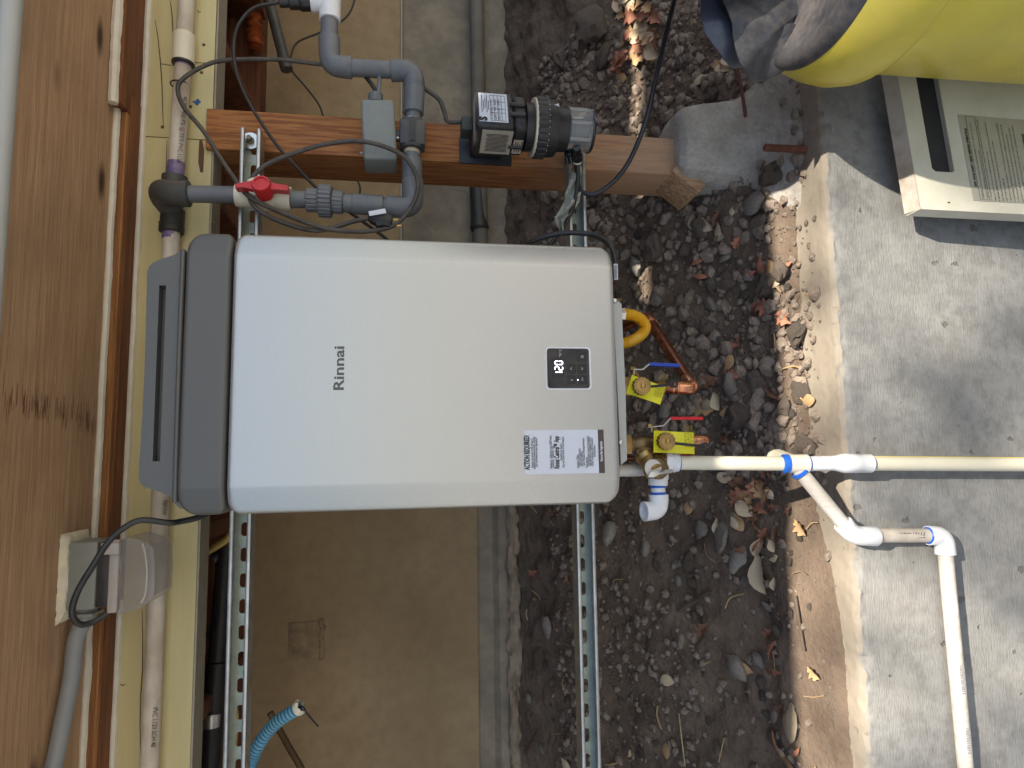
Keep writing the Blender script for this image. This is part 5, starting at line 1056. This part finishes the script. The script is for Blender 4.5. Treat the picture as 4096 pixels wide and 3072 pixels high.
big = [(2864, 1219, .048, stones[0], 'stone', 'rounded grey stone among the clods right of the copper pipe', 'stone', None),
       (2940, 1538, .05, stones[1], 'stone', 'long split stone with a flat pale face near the blue valve', 'stone', (.085, .04, .05)),
       (2975, 1665, .08, clods[1], 'soil_clod', 'largest dark cracked clod lying between the two levers and the wall', 'soil clod', (.10, .085, .085)),
       (2671, 1644, .055, stones[2], 'stone', 'smooth dark stone between the two yellow tags', 'stone', None),
       (2901, 2141, .07, stones[3], 'stone', 'flat brown stone slab below the white relief elbow', 'stone', (.10, .055, .05)),
       (2961, 2224, .06, pale[0], 'concrete_chunk', 'pale rough broken concrete chunk beside the flat brown slab', 'concrete chunk', (.085, .06, .04)),
       (2822, 2115, .05, stones[4], 'stone', 'round grey stone touching the flat brown slab', 'stone', None),
       (2769, 2244, .045, clods[2], 'soil_clod', 'tan earthy lump left of the concrete chunk', 'soil clod', None),
       (2968, 2668, .06, stones[0], 'stone', 'egg shaped stone with a yellowish patch on the loose soil', 'stone', (.075, .055, .06)),
       (3045, 2640, .045, stones[1], 'stone', 'blue grey stone half buried near the wall edge', 'stone', None),
       (2640, 990, .085, clods[3], 'soil_clod', 'big rounded dark clod under the lower channel', 'soil clod', None),
       (3110, 700, .065, clods[4], 'soil_clod', 'brown earth lump stuck against the concrete pier', 'soil clod', None),
       (3036, 815, .06, stones[2], 'stone', 'angular grey stone lying by the brown lump at the pier', 'stone', None),
       (2395, 110, .12, clods[5], 'soil_clod', 'very large earth clod in the shade behind the hose', 'soil clod', None),
       (2260, 235, .07, clods[6], 'soil_clod', 'shaded brown clod above the pump', 'soil clod', None),
       (2430, 235, .07, clods[0], 'soil_clod', 'shaded lumpy clod beside the pump housing', 'soil clod', None),
       (2200, 2510, .07, stones[3], 'stone', 'flat pale stone lying in the dark behind the lower channel', 'stone', (.085, .05, .05)),
       (2460, 2130, .075, pale[1], 'concrete_chunk', 'dim earthy chunk beside the heater corner and channel', 'concrete chunk', None),
       (2600, 2190, .05, stones[4], 'stone', 'dull brown stone left of the white elbow', 'stone', None),
       (2560, 1070, .06, pale[2], 'concrete_chunk', 'pale rough lump catching light above the gas hose', 'concrete chunk', None),
       (2600, 620, .09, clods[2], 'soil_clod', 'wide flat clod behind the wooden post', 'soil clod', None)]
for px, py, s, me, nm, lb_, ct, s3 in big: on_soil(px, py, s, me, nm, lb_, ct, sc3=s3)
MARKS = [('near the concrete pier', 3010, 720), ('behind the wooden post', 2620, 560), ('close to the pump', 2330, 300), ('below the dark lid flap', 2790, 200), ('beside the yellow gas hose', 2600, 1200), ('under the blue valve', 2750, 1480), ('between the red lever and the wall', 2960, 1700), ('below the red valve', 2800, 1800), ('under the white relief elbow', 2680, 2050), ('by the flat brown stone slab', 2900, 2160), ('in front of the lower channel', 2520, 2500), ('behind the lower channel', 2190, 2400), ('along the wall edge below the white step pipe', 3120, 2700), ('near the egg shaped stone', 2900, 2700), ('left of the heater above the channel', 2200, 2800), ('between the heater and the wall top', 3020, 1150), ('under the heater corner', 2620, 950)]
def pix(p):
    d = Vector(p)-Vector((0, 0, CAM_H)); return 2048+F*d.dot(ir)/d.dot(fw), 1536-F*d.dot(iu)/d.dot(fw)
def near(p):
    a, b = pix(p); return min(MARKS, key=lambda m_: (m_[1]-a)**2+(m_[2]-b)**2)[0]
def zone():
    while True:
        x = random.uniform(-.95, 1.05); y = 1.27+random.random()**1.15*.85
        if abs(x-xl_-.045) < .14 and y < 1.6: continue
        yield x, y
Z = zone(); cnt = 0
for i in range(235):
    x, y = next(Z)
    if y < 1.33 and random.random() < .6: continue
    s = random.choice((.018, .022, .026, .032, .04)) * (1.45 if x > -.05 else .8)
    st = random.random() < .22; me = random.choice(stones if st else clods)
    place('stone' if st else 'soil_clod', me, (x, y, soil(x, y)+s*.14), (s*random.uniform(.9, 1.5), s, s*random.uniform(.75, 1)), random.random()*6, (random.uniform(-.5, .5), random.uniform(-.5, .5)),
          ('%s loose grey stone %s' if st else '%s brown earth clod %s') % ('tiny' if s < .021 else 'small' if s < .031 else 'lumpy', near((x, y, soil(x, y)))), 'stone' if st else 'soil clod', 'loose stones on the soil bank' if st else 'loose clods on the soil bank')
# the countless crumbs
def crumbs(n, smin, smax, sub, seed, pw=1.0, ymin=1.2):
    rnd = random.Random(seed); protos = []
    for s in range(6):
        me = rockmesh('p', s+60+seed, clodm, .75, .5, sub); protos.append(([v.co.copy() for v in me.vertices], [tuple(p.vertices) for p in me.polygons])); bpy.data.meshes.remove(me)
    V, Fc = [], []
    for i in range(n):
        x = rnd.uniform(-1.25, 1.3); y = ymin+rnd.random()**pw*.8
        dens = .35+.65*max(0, min(1, .6+1.6*noise.noise(Vector((x*3, y*4, seed)))))
        if x < -.12 and y < 1.55: dens *= .35
        if x > -.05: dens = min(1, dens*1.5)
        if y < 1.31: dens *= .45*max(0, (y-1.19)/.12)
        if rnd.random() > dens: continue
        s = (smin+(smax-smin)*rnd.random()**2.2)*(1.3 if x > -.05 else .85); pv, pf = protos[i % 6]; M_ = Matrix.Rotation(rnd.random()*6.3, 3, 'Z') @ Matrix.Rotation(rnd.uniform(-1, 1), 3, 'X'); k = len(V); o_ = Vector((x, y, max(soil(x, y), 0 if y < 1.3 else -1)+s*.10))
        V += [o_+(M_ @ v)*s for v in pv]; Fc += [tuple(a+k for a in f) for f in pf]
    return V, Fc
mk('soil_crumbs', crumbs(3800, .012, .034, 2, 3), clodm, kind='stuff', label='loose crumbled earth covering the soil bank', cat='soil', sharp=45, fix=False)
mk('soil_grit', crumbs(16000, .004, .013, 1, 5), clodm, kind='stuff', label='fine soil grit scattered over the bank', cat='soil', smooth=False, fix=False)
# leaves
def leafmesh(kind, seed):
    n = 12; V, Fc = [], []; rnd = random.Random(seed)
    for i in range(n+1):
        t = i/n; wd = {'oval': .30*math.sin(math.pi*t**.85), 'oak': .28*math.sin(math.pi*t**.8)*(1+.42*math.sin(t*20+seed)), 'narrow': .13*math.sin(math.pi*t**.9)}[kind]+.004
        cz = .10*math.sin(math.pi*t)*(1+.5*rnd.random()) if seed % 2 else .05*math.sin(t*5); bend_ = .08*math.sin(t*3+seed)
        for k in range(5):
            s = (k-2)/2; V.append(Vector(((t-.5), s*wd+bend_, cz+(.55*wd*abs(s)**1.5*(1 if seed % 3 else -.4))+.02*rnd.uniform(-1, 1))))
    for i in range(n):
        for k in range(4): Fc.append((i*5+k, i*5+k+1, (i+1)*5+k+1, (i+1)*5+k))
    st = len(V); V += [Vector((.5, .08*math.sin(3+seed)-.006, .03)), Vector((.5, .08*math.sin(3+seed)+.006, .03)), Vector((.66, .06, .05)), Vector((.66, .068, .05))]; Fc.append((st, st+1, st+3, st+2))
    me = bpy.data.meshes.new('dry_leaf'); me.from_pydata(V, [], Fc); me.materials.append(leafm[seed % 4]); me.shade_smooth(); return me
lmesh = [leafmesh(k, s) for s, k in enumerate(('oval', 'oak', 'oval', 'narrow', 'oak', 'narrow', 'oval', 'oak'))]
def leaf_at(px, py, s, ang, k, label, group=None, lift=.006):
    p = PS(px, py); z = soil(p.x, p.y) if p.y > 1.19 else 0
    z = max(z, .002 if p.y < 1.34 else -1)
    e = .03; nx = (soil(p.x-e, p.y)-soil(p.x+e, p.y))/(2*e); ny = (soil(p.x, p.y-e)-soil(p.x, p.y+e))/(2*e); nn = Vector((nx, ny, 1)).normalized()
    o = bpy.data.objects.new('dry_leaf', lmesh[k]); COL.objects.link(o); q = Vector((0, 0, 1)).rotation_difference(nn) @ Matrix.Rotation(ang, 3, 'Z').to_quaternion() @ Matrix.Rotation(random.uniform(-.3, .3), 3, 'X').to_quaternion()
    o.rotation_mode = 'QUATERNION'; o.rotation_quaternion = q; o.location = (p.x, p.y, z+lift+s*.06); o.scale = (s, s, s); tag(o, label, 'leaf', group); return o
L1 = [(3064, 2290, .095, R(15), 2, 'large pale tan oak leaf on the sunlit soil below the white pipe'), (3184, 2890, .085, R(-5), 6, 'large dull tan leaf flat on the soil near the wall edge'), (2880, 1605, .05, R(30), 2, 'small pale leaf lying beside the long split stone'), (3260, 1595, .045, R(80), 0, 'tan leaf lying flat on the concrete wall top'), (3280, 1180, .035, R(70), 0, 'orange tan leaf lying on the sandy wall top'), (3080, 1215, .06, R(60), 7, 'pale lobed oak leaf at the edge of the clods'), (2945, 1390, .05, R(100), 3, 'narrow curled tan leaf between two stones'), (2860, 1530, .06, R(-60), 1, 'brown oak leaf leaning over the copper elbow'), (3145, 1260, .045, R(85), 3, 'narrow orange leaf on the soil by the wall top'), (3100, 1070, .05, R(20), 0, 'round tan leaf at the soil margin'), (2820, 1640, .07, R(75), 4, 'curled tan oak leaf under the red lever'), (3215, 2110, .045, R(40), 4, 'small lobed tan leaf on the bare sunlit dirt'), (3110, 2680, .05, R(85), 5, 'thin brown leaf pointing along the wall edge'), (2560, 1240, .03, R(0), 6, 'tiny white leaf scrap beside the yellow hose')]
for a in L1: leaf_at(*a)
for i in range(95):
    x, y = next(Z)
    if random.random() < .5: y = 1.27+random.random()*.25
    k = random.randrange(8); p = Vector((x, y, soil(x, y))); s = random.uniform(.022, .058)
    d = p-Vector((0, 0, CAM_H)); px = 2048+F*d.dot(ir)/d.dot(fw); py = 1536-F*d.dot(iu)/d.dot(fw)
    if px > 3230 and py < 1900: continue
    leaf_at(px, py, s, random.random()*6.3, k, ('%s %s' % (['small tan dry leaf', 'small brown dry leaf', 'small pale dry leaf', 'rust coloured dry leaf'][k % 4], near(p))), 'dry leaves scattered on the soil')
# sunlit heap of leaves at the far right of the bank
for i in range(34):
    leaf_at(random.uniform(2490, 2640), random.uniform(-20, 330), random.uniform(.035, .07), random.random()*6.3, random.choice((0, 2, 4, 7)), 'dry leaf in the sunlit heap beside the glossy black hose', 'leaves heaped beside the hose', lift=random.uniform(.004, .02))
for i in range(26):
    leaf_at(random.uniform(2960, 3140), random.uniform(1930, 2200), random.uniform(.025, .055), random.random()*6.3, random.randrange(8), 'dry leaf in the drift beside the sunlit wall edge', 'leaves drifted by the wall edge', lift=random.uniform(.004, .02))
# straws and twigs
for i in range(46):
    x, y = next(Z); a = random.random()*6.3; l_ = random.uniform(.02, .06); d = Vector((math.cos(a), math.sin(a), 0))*l_/2; p = Vector((x, y, 0))
    pts = [p-d, p+Vector((random.uniform(-.006, .006), random.uniform(-.006, .006), 0)), p+d]; pts = [Vector((q.x, q.y, soil(q.x, q.y)+.006+.006*random.random())) for q in pts]
    mk('straw', tube(spline(pts, 3), random.choice((.0009, .0013, .0018)), 5), straw, label='short dry straw '+near(p+Vector((0, 0, soil(x, y)))), cat='straw', group='straws scattered on the soil')
for lbl, pts, r in (('long pale stalk leaning near the wall corner', ((2725, 2850), (2735, 2940), (2745, 3020), (2750, 3060)), .0016), ('forked brown stick lying on the soil below the pipe', ((2720, 2440), (2790, 2400), (2850, 2360)), .0055), ('bent straw stalk beside the brown stick', ((2910, 2430), (2930, 2390), (2985, 2372)), .0018), ('thin curved brown twig lying under the cream pipe', ((3065, 1830), (3090, 1790), (3107, 1740), (3112, 1705)), .0022), ('pale stick standing in the leaves near the wall', ((3190, 2380), (3205, 2480), (3225, 2600)), .004)):
    pp_ = [PS(a, b) for a, b in pts]; mk('stick', tube(spline([q+Vector((0, -.004, .008)) for q in pp_], 6), r, 6), straw if r < .003 else bark, label=lbl, cat='stick')

# ================================================================ TREE (behind the photographer, dapples the wall)
def oak(x0, y0, cx, cy_, cz, rx, n, seed, label, lsz=(.07, .13)):
    rnd = random.Random(seed); t = thing('oak_tree', label, 'tree', (x0, y0, -.78))
    tp = spline([Vector((x0, y0, -.85)), Vector((x0+.05, y0-.05, .8)), Vector((x0*.8+cx*.2, y0*.8+cy_*.2, 2.6)), Vector((x0*.3+cx*.7, y0*.3+cy_*.7, cz*.72)), Vector((cx, cy_, cz))], 6)
    parts = [tube(tp, [.20*(1-.8*i/len(tp))+.02 for i in range(len(tp))], 12)]; cl = []
    for i in range(26):
        d = Vector((rnd.gauss(0, 1), rnd.gauss(0, 1), rnd.gauss(0, .6))).normalized(); e = Vector((cx, cy_, cz))+Vector((d.x*rx, d.y*rx, d.z*rx*.6))*rnd.uniform(.45, 1)
        s = tp[rnd.randrange(len(tp)//2, len(tp))]; parts.append(tube(spline([s, s.lerp(e, .5)+Vector((0, 0, .15)), e], 4), [.035-.0035*k for k in range(9)], 6)); cl.append(e)
    mk('trunk', J(*parts), bark, t)
    V, Fc = [], []
    for i in range(n):
        c = cl[i % len(cl)]; p = c+Vector((rnd.gauss(0, .46), rnd.gauss(0, .46), rnd.gauss(0, .32))); s = rnd.uniform(*lsz)
        a = Vector((rnd.gauss(0, 1), rnd.gauss(0, 1), rnd.gauss(0, 1))).normalized(); b = a.orthogonal().normalized(); k = len(V); V += [p-a*s, p+b*s*.4, p+a*s, p-b*s*.4]; Fc.append((k, k+1, k+2, k+3))
    mk('crown', (V, Fc), foliage, t, smooth=False, fix=False)
oak(4.2, -12.5, 3.0, -10.05, 12.2, 2.5, 5200, 4, 'leafy oak tree standing in front of the house')
